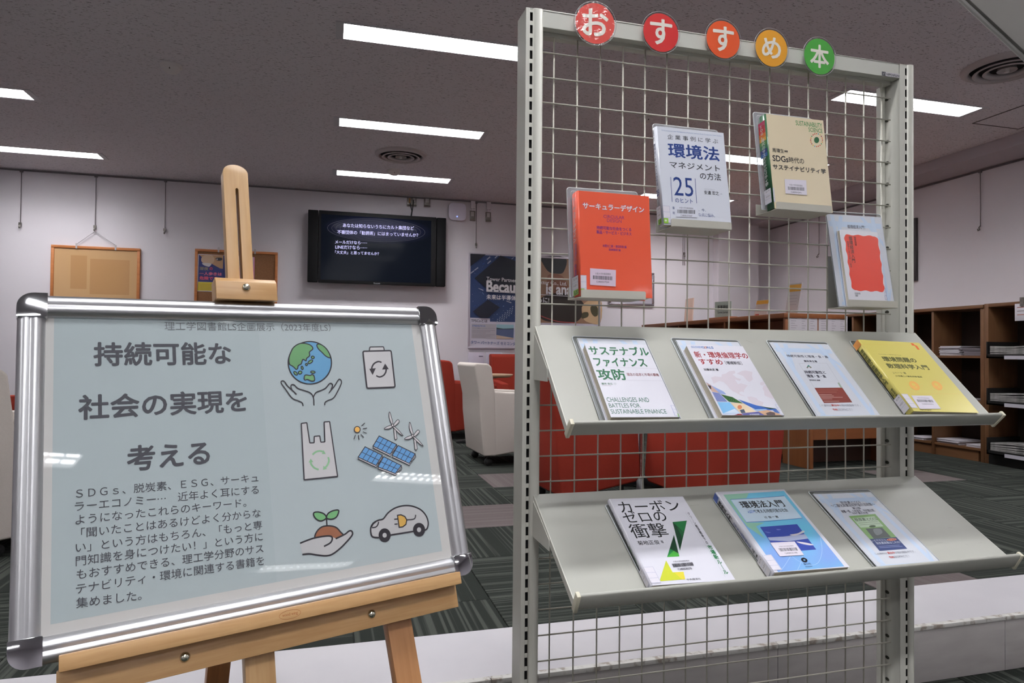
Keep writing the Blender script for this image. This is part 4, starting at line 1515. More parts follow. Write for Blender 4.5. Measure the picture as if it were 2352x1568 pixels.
def holder(pl, W, H, label, th=.0025, rim=True, m_=None):
    t = thing('clear_display_stand', pl.P(W / 2, 0, -th), label, 'book stand')
    rr = rounded(0, 0, W, H, .006, 4, '0011')
    build('back_plate', MB().prism([pl.P(*q, -th) for q in rr], pl.N * th), m_ or M_acr, t)
    edge = []
    n = len(rr)
    m = MB()
    m.tube([pl.P(*q, -th / 2) for q in rr], th * .45, 6, None, True)
    if rim:
        q2 = rounded(.0075, .003, W - .006, H - .007, .004, 4, '0011')
        m.tube([pl.P(*q, .0002) for q in q2], .0005, 5, None, True)
    build('plate_edge', m, M_acre, t)
    return t


BAND = (186, 203, 226)


def notice_card(pl, W, H, label, prints, k=.92):
    t = thing('notice_card', pl.P(W / 2, 0, 0), label, 'card')
    build('paper', MB().prism([pl.P(*q, -.0004) for q in ((0, 0), (W, 0), (W, H), (0, H))], pl.N * .0004), mat('card_paper', S(203, 206, 216, k), .45), t)
    ar = Art(pl, k=k)
    F = lambda pts: [(x * W, y * H) for x, y in pts]
    for pts, c in (([(.03, .865), (.97, .865), (.98, .925), (.02, .925)], BAND), ([(.06, .99), (.13, .99), (.16, .70), (.10, .72)], (192, 207, 228)),
                   ([(.22, .985), (.29, .985), (.16, .64), (.11, .68)], BAND), ([(.08, .74), (.15, .76), (.16, .02), (.09, .02)], (192, 207, 228)),
                   ([(.60, .985), (.67, .985), (.97, .72), (.97, .66)], BAND), ([(.80, .99), (.87, .99), (.93, .04), (.86, .04)], (190, 206, 228)),
                   ([(.10, .07), (.28, .0), (.22, .0), (.06, .12)], BAND), ([(.05, .015), (.97, .015), (.96, .05), (.06, .05)], BAND),
                   ([(.97, .2), (.99, .2), (.90, .0), (.82, .0)], BAND)):
        ar.uvfill(F(pts), c)
    ar.done('watercolour_border', t)
    if prints: prints(t, W, H)
    return t


def call_label(pl, sp, T, W, H, t, top=.036, bot=.004, wfront=.018, green=False, k=KB):
    """white spine label that wraps onto the cover, ruled in blue"""
    ar = Art(pl, k=k, base=.0007)
    ar.uvfill([(0, bot), (wfront, bot), (wfront, top), (0, top)], (214, 210, 220))
    for f in (.0, .33, .66, 1):
        ar.uvstroke([(0, bot + (top - bot) * f + (0.0008 if f == 0 else -.0008)), (wfront - .001, bot + (top - bot) * f + (.0008 if f == 0 else -.0008))], .0004, (120, 135, 180))
    ar.uvstroke([(wfront - .001, bot + .0008), (wfront - .001, top - .0008)], .0004, (120, 135, 180))
    if green: ar.uvfill([(0, bot - .001), (wfront * .62, bot - .001), (wfront * .62, bot + .010), (0, bot + .010)], (135, 185, 60))
    if green: ar.uvfill([(.002, bot + .003), (wfront * .42, bot + .003), (wfront * .42, bot + .007), (.002, bot + .007)], (200, 210, 190))
    ar.done('call_number_label', t)
    ar = Art(sp, k=k, base=.0002)
    ar.uvfill([(0, bot), (T, bot), (T, top), (0, top)], (208, 204, 212))
    for f in (0, .33, .66, 1):
        ar.uvstroke([(0, bot + (top - bot) * f), (T, bot + (top - bot) * f)], .0004, (120, 135, 180))
    for f in (.45, .8):
        ar.uvtext('519' if f > .5 else 'H31', T * .25, bot + (top - bot) * f, T * .8, bot + (top - bot) * f + .004, (90, 88, 100))
    if green: ar.uvfill([(T * .2, bot - .001), (T, bot - .001), (T, bot + .010), (T * .2, bot + .010)], (125, 175, 55))
    if green: ar.uvtext('LS', T * .35, bot + .001, T * .9, bot + .008, (40, 60, 40), .03)
    ar.done('spine_label', t)


def sticker(pl, crop, quad, name, bars, num, ntxt, t, paper=(214, 208, 220), k=KB, base=.0009):
    ar = Art(pl, k=k, crop=crop, base=base)
    if quad: ar.fill(quad, paper)
    ar.text('大阪大学附属図書館', *name, (75, 72, 84))
    ar.bars(bars)
    ar.text(ntxt, *num, (70, 68, 80), .01)
    ar.done('barcode_sticker', t)


M_std = mat('stand_enamel', S(190, 187, 176, KR), .4)


def grid_stand(x0, x1, ztop, front, backh, label, lx0=None, liph=.0125):
    """metal book stand hooked on the grid: back plate, bottom plate, turned-up lip. ztop: level of the bottom plate"""
    t = thing('metal_book_stand', ((x0 + x1) / 2, GY, ztop), label, 'book stand')
    by = GY - .006
    build('back_plate', MB().box((x0, by - .0012, ztop - .003), (x1, by, ztop + backh)), M_std, t, .0005, 1)
    build('bottom_plate', MB().box((x0, front, ztop - .003), (x1, by, ztop - .0016)), M_std, t, .0004, 1)
    a = x0 if lx0 is None else lx0
    pl = Plane((0, front, 0), X3, Z3, -Y3)
    build('front_lip', MB().prism([pl.P(*q, 0) for q in rounded(a, ztop - .003, x1, ztop + liph, .003, 3, '0011')], (0, .0012, 0)), M_std, t)
    for xx in (x0 + .012, x1 - .02):
        build('hook', MB().tube([(xx, by, ztop + backh - .01), (xx, GY + .004, ztop + backh - .006), (xx, GY + .004, ztop + backh - .018)], .002, 6), M_std, t)
    return t


def leaning(bl, bl_off, quad, tilt):
    """plane of a cover leaning back by tilt whose lower left corner is photographed at bl, at depth bl_off"""
    b_ = onY(*bl, bl_off)
    th = math.radians(tilt)
    pl = Plane(b_, X3, (0, math.sin(th), math.cos(th)), (0, -math.cos(th), math.sin(th)))
    return fit_rect(pl, quad)


# 1 orange book
pl, W, H = leaning((1334.9, 680), 1.196, [(1328, 436.5), (1491.8, 451), (1497.7, 684), (1334.9, 680)], 5)
T = .033
bk, sp = book(pl, W, H, T, (228, 92, 64), 'orange paperback with white katakana title, lowest of the books on the wire grid')
c = (1180, 400, 3.919)
ar = Art(pl, k=KB, crop=c)
q = ((620, 290), (800, 253), (1175, 320), (1140, 348))
ar.text('サーキュラーデザイン', (617, 290), (660, 249), (1178, 322), (1140, 350), (150, 50, 110), .045)
ar.text('サーキュラーデザイン', (621, 290), (660, 253), (1174, 322), (1140, 346), (225, 220, 228), .03)
ar.done('title_lettering', bk)
PUR = (120, 42, 118)
ar.auto = ('subtitle_line', bk)
ar.text('CIRCULAR', (808, 385), (830, 366), (996, 390), (980, 405), PUR, .005)
ar.text('DESIGN', (840, 418), (870, 402), (970, 420), (950, 437), PUR, -.005)
ar.text('持続可能な社会をつくる', (745, 482), (800, 466), (1058, 498), (1000, 511), PUR, .025)
ar.text('製品・サービス・ビジネス', (745, 522), (800, 506), (1060, 538), (1000, 551), PUR, .025)
ar.text('水野大二郎・津田和俊 編', (800, 645), (850, 633), (1015, 654), (950, 664), PUR, .02)
ar.text('図解総研 編', (857, 680), (880, 668), (962, 684), (920, 692), PUR, .02)
ar.done('subtitle_lettering', bk)
sticker(pl, c, [(687, 845), (920, 862), (918, 1010), (687, 995)], ((733, 895), (800, 886), (872, 900), (820, 907)), [(713, 910), (887, 920), (887, 955), (713, 943)], ((745, 967), (800, 960), (858, 972), (820, 978)), '12400557554', bk, (214, 196, 214))
call_label(pl, sp, T, W, H, bk, green=True, wfront=.012, top=.04)
ar = Art(sp, k=KB, base=.0001)
ar.uvtext('サーキュラーデザイン', T * .35, H * .52, T * .85, H * .95, (222, 216, 222), .03, True)
ar.uvtext('持続可能な社会をつくる', T * .6, H * .34, T * .85, H * .50, PUR, .03, True)
ar.uvtext('水野大二郎津田和俊', T * .45, H * .19, T * .8, H * .31, PUR, .03, True)
ar.done('spine_lettering', bk)
hpl, hw, hh = fit_rect(pl.off(0, 0, -T - .004), [(1301, 430), (1464.5, 441), (1474, 686), (1311, 681)])
holder(hpl, hw, hh, 'clear stand behind the orange book on the wire grid', m_=M_milk)
grid_stand(.458, .593, pl.O.z - .001, 1.186, .022, 'metal stand on the grid carrying the orange book', .459)

# 2 white environmental law book
pl, W, H = leaning((1523, 516), 1.196, [(1511, 290.6), (1663, 304.6), (1679.8, 524), (1523, 517)], 8)
T = .017
bk, sp = book(pl, W, H, T, (210, 213, 224), 'white paperback with navy number 25, middle height on the wire grid')
c = (1310, 250, 5.737)
NAV = (38, 62, 128)
BLK = (32, 34, 42)
ar = Art(pl, k=KB, crop=c)
ar.text('環境法', (1287, 560), (1400, 452), (1962, 600), (1900, 688), NAV, .022)
ar.text('マネジメント', (1308, 725), (1400, 697), (1970, 790), (1900, 822), BLK, .01)
ar.text('の方法', (1708, 895), (1840, 843), (1983, 900), (1940, 945), BLK, .01)
ar.done('title_lettering', bk)
ar.auto = ('cover_line', bk)
ar.text('Environmental Law Management Methods Learned from Corporate Case Studies', (1205, 285), (1250, 276), (1992, 355), (1940, 364), (122, 146, 190))
ar.text('企 業 事 例 に 学 ぶ', (1280, 375), (1400, 345), (1945, 430), (1900, 455), BLK)
ar.text('25', (1362, 1030), (1420, 897), (1617, 1050), (1560, 1153), NAV, .0)
ar.stroke([(1322, 897), (1342, 1225)], .0011, NAV)
ar.stroke([(1643, 918), (1665, 1243)], .0011, NAV)
ar.text('のヒント', (1383, 1215), (1450, 1176), (1613, 1210), (1560, 1243), NAV, .01)
ar.text('安達 宏之', (1765, 1100), (1830, 1078), (1957, 1112), (1900, 1134), BLK, .01)
ar.text('HIROYUKI ADACHI', (1765, 1058), (1800, 1050), (1900, 1066), (1880, 1071), (175, 178, 190))
ar.text('(著)', (1972, 1122), (1985, 1112), (2005, 1125), (1990, 1133), (160, 165, 180))
ar.text('、今、', (1688, 1335), (1740, 1313), (1785, 1340), (1740, 1352), NAV)
ar.text('な点に悩み、', (1688, 1398), (1750, 1373), (1905, 1410), (1830, 1424), NAV)
ar.text('環', (1345, 1305), (1358, 1288), (1372, 1305), (1358, 1322), NAV)
ar.text('境', (1347, 1370), (1360, 1352), (1376, 1370), (1360, 1388), NAV)
ar.done('cover_lettering', bk)
sticker(pl, c, [(1392, 1282), (1668, 1292), (1672, 1430), (1398, 1420)], ((1433, 1305), (1500, 1293), (1618, 1310), (1560, 1320)), [(1410, 1325), (1645, 1333), (1645, 1384), (1410, 1373)], ((1455, 1403), (1500, 1393), (1608, 1412), (1560, 1419)), '12400557547', bk, (211, 213, 226))
call_label(pl, sp, T, W, H, bk, green=True, wfront=.016, top=.04)
ar = Art(sp, k=KB, base=.0001)
ar.uvtext('環境法マネジメントの方法', T * .3, H * .4, T * .8, H * .83, (70, 82, 120), .02, True)
ar.uvtext('企業事例に学ぶ', T * .35, H * .86, T * .7, H * .98, BLK, .02, True)
ar.uvtext('25', T * .25, H * .30, T * .85, H * .36, NAV, .02)
ar.done('spine_lettering', bk)
hpl, hw, hh = fit_rect(pl.off(0, 0, -T - .004), [(1500, 284), (1651.5, 300), (1664, 526), (1514, 519)])
holder(hpl, hw, hh, 'clear stand behind the white book with the number 25', m_=M_milk)
grid_stand(.650, .781, pl.O.z - .0015, 1.184, .022, 'metal stand on the grid carrying the white book with the number 25', .646)

# 3 cream book with green spine
pl, W, H = leaning((1777.7, 479), 1.196, [(1760, 262.4), (1893, 275.7), (1910.7, 488), (1777.7, 479)], 8)
T = .022
bk, sp = book(pl, W, H, T, (216, 201, 172), 'cream paperback with green spine, highest of the books on the wire grid', spine_col=(40, 92, 58))
c = (1660, 0, 3.399)
GRN = (58, 128, 72)
ar = Art(pl, k=KB, crop=c)
ar.text('SUSTAINABILITY', (570, 962), (620, 945), (775, 980), (740, 996), GRN, .01)
ar.text('SCIENCE', (670, 1012), (700, 997), (778, 1020), (750, 1036), GRN, .01)
cols = ((190, 60, 50), (210, 140, 50), (60, 120, 70), (190, 50, 50), (200, 60, 50), (200, 90, 60), (60, 140, 180), (210, 180, 70), (150, 40, 60), (220, 120, 50))
ar.ell((733, 1093), 20, 24, (42, 98, 62))
for i in range(20):
    a = 2 * math.pi * i / 20
    ar.ell((733 + 46 * math.cos(a), 1093 + 50 * math.sin(a)), 4.6, 5, cols[i % 10], n=10)
ar.done('ring_of_dots', bk)
ar.text('周瑋生', (387, 1172), (420, 1157), (478, 1180), (450, 1193), BLK, .005)
ar.text('編著', (482, 1180), (490, 1172), (508, 1181), (500, 1188), BLK, .02)
ar.text('SDGs', (390, 1240), (430, 1213), (512, 1245), (480, 1264), BLK, .016)
ar.text('時代の', (517, 1252), (560, 1228), (635, 1260), (600, 1277), BLK, .005)
ar.text('サステイナビリティ学', (392, 1305), (440, 1283), (804, 1330), (760, 1354), BLK, .022)
ar.done('title_lettering', bk)
sticker(pl, (1660, 400, 3.399), [(483, 37), (652, 47), (658, 163), (490, 150)], ((520, 84), (560, 78), (622, 90), (590, 95)), [(508, 96), (636, 103), (637, 130), (510, 121)], ((533, 140), (560, 135), (615, 145), (590, 149)), '12400542971', bk)
call_label(pl, sp, T, W, H, bk, wfront=.003, top=.045, bot=.014)
ar = Art(sp, k=KB, base=.0001)
for i, cc in enumerate(((190, 60, 100), (180, 40, 60), (200, 60, 50), (220, 120, 50), (225, 160, 60), (90, 140, 70), (50, 120, 80), (40, 60, 120), (50, 100, 160))):
    ar.uvfill([(0, H * (.93 - i * .042)), (T, H * (.93 - i * .042)), (T, H * (.89 - i * .042)), (0, H * (.89 - i * .042))], cc)
ar.uvtext('SDGs時代のサステイナビリティ学', T * .25, H * .25, T * .75, H * .9, (205, 205, 205), .02, True)
ar.done('spine_lettering', bk)
hpl, hw, hh = fit_rect(pl.off(0, 0, -T - .004), [(1730.6, 257.4), (1866, 272), (1886, 489), (1750, 481)])
holder(hpl, hw, hh, 'clear stand behind the cream book', m_=M_milk)
grid_stand(.888, 1.022, pl.O.z - .001, 1.184, .022, 'metal stand on the grid carrying the cream book', .886)

# 4 small book in front of a notice card
pl, W, H = leaning((1929.2, 703), 1.205, [(1896.8, 492), (2025.7, 498), (2053, 706), (1929.2, 703)], 10)


def p4(t, W, H):
    ar = Art(pl, k=1.12, crop=(1660, 400, 3.399), base=.0004)
    ar.text('循環経済入門：', (973, 410), (1000, 395), (1112, 415), (1060, 427), (90, 90, 102), .01)
    ar.done('card_lettering', t)


notice_card(pl, W, H, 'upright notice card with pale blue border behind the small red and white book', p4)
hpl, hw, hh = fit_rect(pl.off(0, 0, -.003), [(1896.8, 487), (2026.5, 490.5), (2052.8, 706), (1927, 703)])
holder(hpl, hw, hh, 'clear stand of the upright notice card on the wire grid')
pl2, W2, H2 = leaning((1951.3, 701), 1.194, [(1927.7, 528), (2017.5, 532.4), (2038, 704), (1951.3, 701)], 10)
bk, sp = book(pl2, W2, H2, .009, (214, 212, 220), 'small white book with a wavy red block, rightmost on the wire grid', spine='R', round_spine=False)
ar = Art(pl2, k=KB, crop=(1660, 400, 3.399))
pts = []
cor = [(947, 470), (1210, 485), (1264, 918), (1010, 905)]
for i in range(4):
    a_, b_ = Vector(cor[i]), Vector(cor[(i + 1) % 4])
    nn = Vector((b_ - a_).yx); nn = Vector((nn.x, -nn.y)).normalized()
    for k in range(1, 14):
        f = k / 14
        w_ = 4 * math.sin(f * math.pi * (9 if i % 2 else 6))
        pq = a_.lerp(b_, f) + nn * w_
        if k == 1: pq = a_.lerp(b_, .05) + nn * 0
        pts.append((pq.x, pq.y))
ar.fill(pts, (218, 62, 42), True)
ar.done('red_block', bk)
aq = Art(pl2, k=KB, crop=(1660, 400, 3.399), base=.0002)
aq.text('循環経済入門', (984, 500), (1000, 484), (1012, 500), (1020, 690), (66, 30, 28), .015, True)
aq.text('廃棄物から考える新しい経済', (970, 535), (980, 522), (985, 540), (1005, 728), (90, 34, 30), .01, True)
aq.text('笹尾俊明著', (1024, 500), (1030, 487), (1040, 500), (1045, 558), (80, 32, 30), .01, True)
aq.done('title_lettering', bk)
aq.text('岩波新書', (1030, 930), (1050, 922), (1075, 932), (1060, 938), (80, 80, 92))
aq.text('1987', (1035, 948), (1045, 940), (1058, 950), (1050, 955), (80, 80, 92))
for y0, y1 in ((890, 920), (920, 948), (948, 978)):
    aq.stroke([(1264, y0), (1284, y0 + 1), (1290, y1), (1270, y1)], .0006, (130, 150, 200), True)
aq.done('imprint_and_label', bk)
grid_stand(1.073, 1.193, pl2.O.z - .001, 1.184, .115, 'metal stand on the grid carrying the small red and white book', 1.062)


# ---- items on the sloping shelves
def shelf_item(key, quad, T, base=.0038):
    """rectangle of a cover lying T above the tray; its lower edge is moved onto the stop bar"""
    pl0, Lg, N, dn, A_ = SH[key]
    pl, W, H = fit_rect(pl0, quad, base + T)
    bottom = pl0.O - pl0.V * Lg
    d = (pl.O - bottom).dot(pl0.V) - .001
    H += d
    pl = pl.off(0, -d, 0)
    return pl, W, H


def shelf_stand(key, quad, label):
    pl0, Lg, N, dn, A_ = SH[key]
    pl, W, H = fit_rect(pl0, quad, .0030)
    d = (pl.O - (pl0.O - pl0.V * Lg)).dot(pl0.V) - .001
    pl = pl.off(0, -d, 0)
    return holder(pl, W, H + d, label, th=.0025), pl, W, H + d


def blank_card(pl, W, H, label, dx0=.009, dx1=.003, dy=.007):
    p_ = pl.off(dx0, .0005, .0005)
    return notice_card(p_, W - dx0 - dx1, H - dy, label, None)


# 5
_, hp, hw, hh = shelf_stand(1, [(1314.7, 771.9), (1484.8, 775.7), (1560, 960), (1376.4, 961.4)], 'clear stand under the green titled book')
blank_card(hp, hw, hh, 'notice card with pale blue border under the green titled book')
T = .016
pl, W, H = shelf_item(1, [(1342, 788), (1487.3, 791), (1560, 959.8), (1404.4, 961.4)], T)
bk, sp = book(pl, W, H, T, WHT, 'white book with large green katakana title, leftmost on the upper shelf', spine='R', round_spine=False)
c = (1320, 760, 7.468)
G5 = (32, 100, 66)
ar = Art(pl, k=KB, crop=c)
ar.text('サステナブル', (233, 300), (330, 252), (1253, 330), (830, 417), G5, .03)
ar.text('ファイナンス', (315, 485), (660, 458), (1248, 600), (960, 618), G5, .03)
ar.text('攻防', (364, 685), (480, 648), (868, 745), (500, 838), G5, .03)
ar.done('title_lettering', bk)
ar.auto = ('cover_line', bk)
ar.text('理念の追求と市場の覇権', (890, 735), (1000, 718), (1442, 755), (1380, 776), (120, 48, 52), .01)
for a_, b_ in (((248, 400), (1318, 434)), ((315, 612), (1412, 645)), ((385, 833), (1505, 855))):
    ar.stroke([a_, b_], .0004, (175, 172, 185))
ar.text('藤井 良広', (462, 905), (520, 885), (650, 905), (600, 921), G5, .01)
ar.ell((693, 903), 22, 17, None, .0003, (150, 160, 160), only=True)
ar.text('著', (686, 903), (693, 896), (701, 903), (693, 910), G5)
ar.text('Yoshihiro Fujii', (476, 936), (520, 928), (625, 938), (590, 944), (130, 80, 84))
for s_, L, T_, R, B in (('CHALLENGES AND', (548, 1170), (700, 1138), (1277, 1190), (1100, 1217)), ('BATTLES FOR', (585, 1270), (700, 1240), (1125, 1290), (900, 1313)), ('SUSTAINABLE FINANCE', (620, 1375), (800, 1340), (1577, 1390), (1300, 1415))):
    ar.text(s_, L, T_, R, B, (38, 98, 78), .0)
ar.text('一般社団法人 金融財政事情研究会', (655, 1497), (800, 1485), (1052, 1497), (950, 1508), (60, 100, 85), .01)
ar.stroke([(1648, 1270), (1722, 1452), (1775, 1452)], .0006, (120, 135, 190))
for a_, b_ in (((1648, 1270), (1705, 1283)), ((1675, 1335), (1735, 1342)), ((1700, 1393), (1755, 1397))): ar.stroke([a_, b_], .0004, (130, 145, 195))
ar.stroke([(1765, 1412), (1792, 1480)], .0012, (120, 180, 60))
ar.done('cover_lettering', bk)

# 6
_, hp, hw, hh = shelf_stand(1, [(1543.4, 777), (1699, 779.5), (1795, 958), (1627.6, 959.3)], 'clear stand under the world map book')
blank_card(hp, hw, hh, 'notice card with pale blue border under the world map book')
T = .016
pl, W, H = shelf_item(1, [(1576.6, 791), (1706.6, 794.8), (1802.6, 957.6), (1660.7, 959.3)], T)
bk, sp = book(pl, W, H, T, WHT, 'white book with dark red title, pale world map and photo collage', spine='R', round_spine=False)
c = (1560, 770, 7.841)
ar = Art(pl, k=KB, crop=c)
R6 = (152, 34, 38)
ar.text('新・環境倫理学の', (278, 350), (350, 288), (1232, 370), (1070, 418), R6, .02)
ar.text('すすめ', (345, 445), (400, 422), (785, 495), (720, 528), R6, .02)
ar.done('title_lettering', bk)
ar.auto = ('cover_line', bk)
ar.text('SUSTAINABLE', (210, 196), (260, 189), (398, 200), (380, 207), (62, 118, 190), .02)
ar.text('DEVELOPMENT', (220, 218), (260, 210), (405, 222), (380, 229), (62, 118, 190), .02)
ar.text('G ALS', (405, 218), (450, 196), (617, 225), (570, 240), (62, 118, 190), .02)
ar.ell((474, 216), 17, 16, None, .0011, (200, 110, 60), only=True, n=16)
ar.text('［増補新版］', (825, 485), (880, 463), (1130, 505), (1100, 528), (50, 48, 58), .01)
ar.text('加藤尚武 著', (440, 610), (520, 594), (708, 622), (640, 638), (50, 48, 58), .02)
ar.done('cover_lettering', bk)
ar.auto = None
MAP = (206, 197, 207)
ar.fill([(570, 760), (640, 735), (760, 750), (770, 700), (830, 690), (900, 645), (1000, 635), (1010, 680), (960, 700), (1030, 760), (1120, 790), (1090, 820), (1000, 790), (1060, 880), (1110, 860), (1230, 900), (1200, 940), (1165, 990), (1170, 1025), (1130, 1010), (1080, 1020), (1090, 1050), (1130, 1070), (1200, 1100), (1110, 1080), (1040, 1040), (960, 1000), (910, 960), (860, 890), (800, 840), (720, 820), (620, 870), (600, 820), (590, 790)], MAP)
ar.fill([(1050, 680), (1130, 640), (1200, 630), (1320, 660), (1310, 730), (1330, 790), (1265, 840), (1220, 810), (1150, 730), (1040, 690)], MAP)
ar.fill([(1225, 1105), (1300, 1100), (1400, 1130), (1420, 1165), (1520, 1205), (1500, 1265), (1360, 1255), (1260, 1180)], MAP)
ar.fill([(1455, 850), (1515, 830), (1545, 880), (1500, 900), (1460, 890)], MAP)
ar.fill([(1520, 900), (1570, 900), (1620, 990), (1700, 1120), (1690, 1145), (1600, 1110), (1535, 1080), (1530, 1010), (1500, 960)], MAP)
ar.done('world_map', bk)
for pts, cc in (([(480, 840), (520, 860), (560, 890), (800, 1010), (850, 1062), (740, 1050), (690, 1005), (600, 930)], (140, 158, 205)), ([(480, 845), (560, 890), (720, 1035), (590, 1010)], (190, 160, 148)), ([(510, 895), (570, 905), (580, 970), (555, 960)], (60, 50, 60)),
                ([(590, 1015), (720, 1040), (870, 1192), (682, 1190)], (118, 128, 178)), ([(750, 1060), (960, 1110), (1150, 1225), (895, 1193)], (50, 92, 48)),
                ([(685, 1200), (910, 1203), (1090, 1400), (790, 1406)], (122, 176, 218)), ([(850, 1380), (1000, 1320), (1085, 1395), (800, 1400)], (196, 208, 224)),
                ([(920, 1208), (1160, 1225), (1395, 1380), (1105, 1400)], (216, 196, 168)), ([(1060, 1150), (1400, 1262), (1760, 1325), (1755, 1345), (1400, 1345), (1170, 1225)], (62, 100, 176)),
                ([(1450, 1275), (1757, 1318), (1640, 1328)], (30, 64, 56)), ([(1330, 1330), (1560, 1325), (1600, 1345), (1410, 1360)], (150, 180, 215)),
                ([(790, 1408), (1090, 1408), (1130, 1478), (815, 1480)], (196, 202, 222)), ([(1000, 1440), (1060, 1412), (1115, 1412), (1170, 1477), (1020, 1478)], (132, 44, 48)),
                ([(1125, 1405), (1420, 1372), (1562, 1475), (1172, 1477)], (92, 92, 152)), ([(1265, 1415), (1440, 1408), (1450, 1450), (1285, 1452)], (190, 192, 210)),
                ([(1420, 1368), (1590, 1342), (1740, 1388), (1865, 1470), (1562, 1473)], (198, 160, 130)), ([(1560, 1400), (1640, 1372), (1720, 1390), (1735, 1440), (1640, 1452), (1590, 1440)], (96, 82, 84)),
                ([(1680, 1338), (1770, 1345), (1815, 1405), (1725, 1385)], (84, 116, 180))):
    ar.fill(pts, cc)
ar.ell((1090, 1290), 40, 38, (196, 122, 84))
ar.fill([(1090, 1345), (1165, 1325), (1195, 1390), (1120, 1398)], (70, 82, 100))
for k in range(14):
    ar.ell((840 + k * 20, 1095 + k * 8 + (k * 37) % 40), 10, 7, (84, 130, 70) if k % 2 else (30, 62, 34), n=8)
ar.text('ECO', (1290, 1432), (1310, 1420), (1435, 1430), (1420, 1444), (90, 96, 140), .02)
ar.done('photo_collage', bk)
ar.stroke([(1728, 1245), (1835, 1422), (1880, 1432)], .0005, (120, 150, 200))
for a_, b_ in (((1728, 1243), (1768, 1248)), ((1760, 1298), (1800, 1302)), ((1790, 1350), (1830, 1353))): ar.stroke([a_, b_], .0004, (120, 150, 200))
ar.done('call_number_label', bk)


def borrowed(ar, c, a1, a2):
    ar.crop = c
    g = (140, 140, 152)
    ar.text('この資料は', *a1[0], g)
    ar.text('貸出中', *a1[1], (190, 70, 62), .02)
    ar.text('か館内閲覧中です。', *a1[2], g)
    ar.text('予約', *a2[0], (190, 70, 62), .02)
    ar.text('はOPACで！', *a2[1], g)


# 7 notice card
_, hp, hw, hh = shelf_stand(1, [(1762.4, 781.6), (1903.8, 785), (2017.4, 954.9), (1869, 956.8)], 'clear stand holding the third item of the upper shelf')
pl0, Lg, N, dn, A_ = SH[1]
pl, W, H = shelf_item(1, [(1769.9, 787.7), (1905, 789.3), (2017, 955), (1873.3, 956.8)], .0002, .0032)


def p7(t, W, H):
    c = (1750, 770, 7.839)
    ar = Art(pl, k=.95, crop=c, base=.0001)
    D = (84, 84, 96)
    ar.text('持続可能性と環境・食・農', (452, 375), (600, 348), (1190, 390), (1000, 406), D, .02)
    ar.text('農政幸生著', (755, 462), (850, 446), (995, 470), (900, 484), D, .03)
    ar.done('card_lettering', t)
    ar.stroke([(665, 505), (1165, 500), (1450, 940), (945, 945)], .0004, (160, 160, 166), True)
    ar.fill([(835, 530), (900, 577), (878, 592), (845, 562), (822, 594), (800, 577)], (135, 135, 120))
    ar.fill([(835, 530), (860, 548), (840, 560), (815, 555)], (75, 150, 145))
    ar.fill([(1360, 850), (1387, 850), (1445, 940), (1412, 940)], (150, 168, 150))
    ar.fill([(947, 945), (1447, 941), (1628, 1205), (1118, 1216)], (128, 58, 50))
    ar.text('持続可能性と', (760, 650), (860, 632), (1150, 675), (950, 690), D, .03)
    ar.text('環境・食・農', (808, 725), (900, 704), (1155, 745), (1000, 762), D, .03)
    ar.text('関根幸生 編著', (860, 805), (900, 793), (1050, 808), (960, 817), D, .03)
    for i, (xa, xb, yy) in enumerate(((985, 1370, 982), (1010, 1345, 1020), (1032, 1260, 1064), (1048, 1295, 1090), (1068, 1455, 1114), (1085, 1265, 1142), (1115, 1390, 1184))):
        ar.stroke([(xa, yy), (xb, yy)], .0009, (176, 120, 110) if i < 2 else (205, 180, 175))
    ar.done('book_picture', t)
    borrowed(ar, c, (((1030, 1258), (1100, 1240), (1248, 1260), (1200, 1278)), ((1250, 1258), (1300, 1238), (1390, 1258), (1350, 1277)), ((1393, 1255), (1500, 1236), (1775, 1270), (1650, 1276))),
             (((1272, 1332), (1300, 1315), (1362, 1335), (1340, 1353)), ((1368, 1332), (1480, 1312), (1630, 1340), (1560, 1352))))
    ar.done('loan_note', t)


notice_card(pl, W, H, 'notice card picturing a white book with dark red band, third on the upper shelf', p7)

# 8 yellow book
shelf_stand(1, [(1962.8, 785.7), (2113, 787), (2245, 953), (2072, 955)], 'clear stand under the yellow book')
T = .018
pl, W, H = shelf_item(1, [(1981.4, 781.6), (2113, 785.7), (2249, 952), (2099, 953.5)], T)
bk, sp = book(pl, W, H, T, (214, 201, 108), 'yellow paperback with two orange round drawings, rightmost on the upper shelf')
c = (1960, 770, 7.84)
OL = (92, 92, 40)
ORG = (232, 176, 88)
ar = Art(pl, k=KB, crop=c)
ar.text('環境問題の', (508, 400), (600, 380), (1130, 450), (1000, 487), OL, .035)
ar.text('数理科学入門', (603, 545), (650, 503), (1357, 590), (1200, 615), OL, .035)
ar.done('title_lettering', bk)
ar.text('Consider a Spherical Cow', (465, 347), (550, 334), (858, 352), (780, 363), OL)
ar.text('J.ハート 著', (718, 680), (780, 655), (950, 680), (850, 697), OL, .01)
ar.text('小沼通二／蛯名邦禎 監訳', (758, 728), (850, 716), (1238, 745), (1100, 757), OL, .01)
ar.fill([(1030, 141), (1075, 142), (1105, 172), (1142, 185), (1198, 256), (1160, 256), (1105, 188), (1060, 180)], (226, 100, 38))
ar.stroke([(170, 160), (1210, 188)], .0003, (225, 170, 90))
ar.stroke([(880, 1054), (1900, 1056)], .0003, (225, 170, 90))
ar.done('cover_lettering', bk)
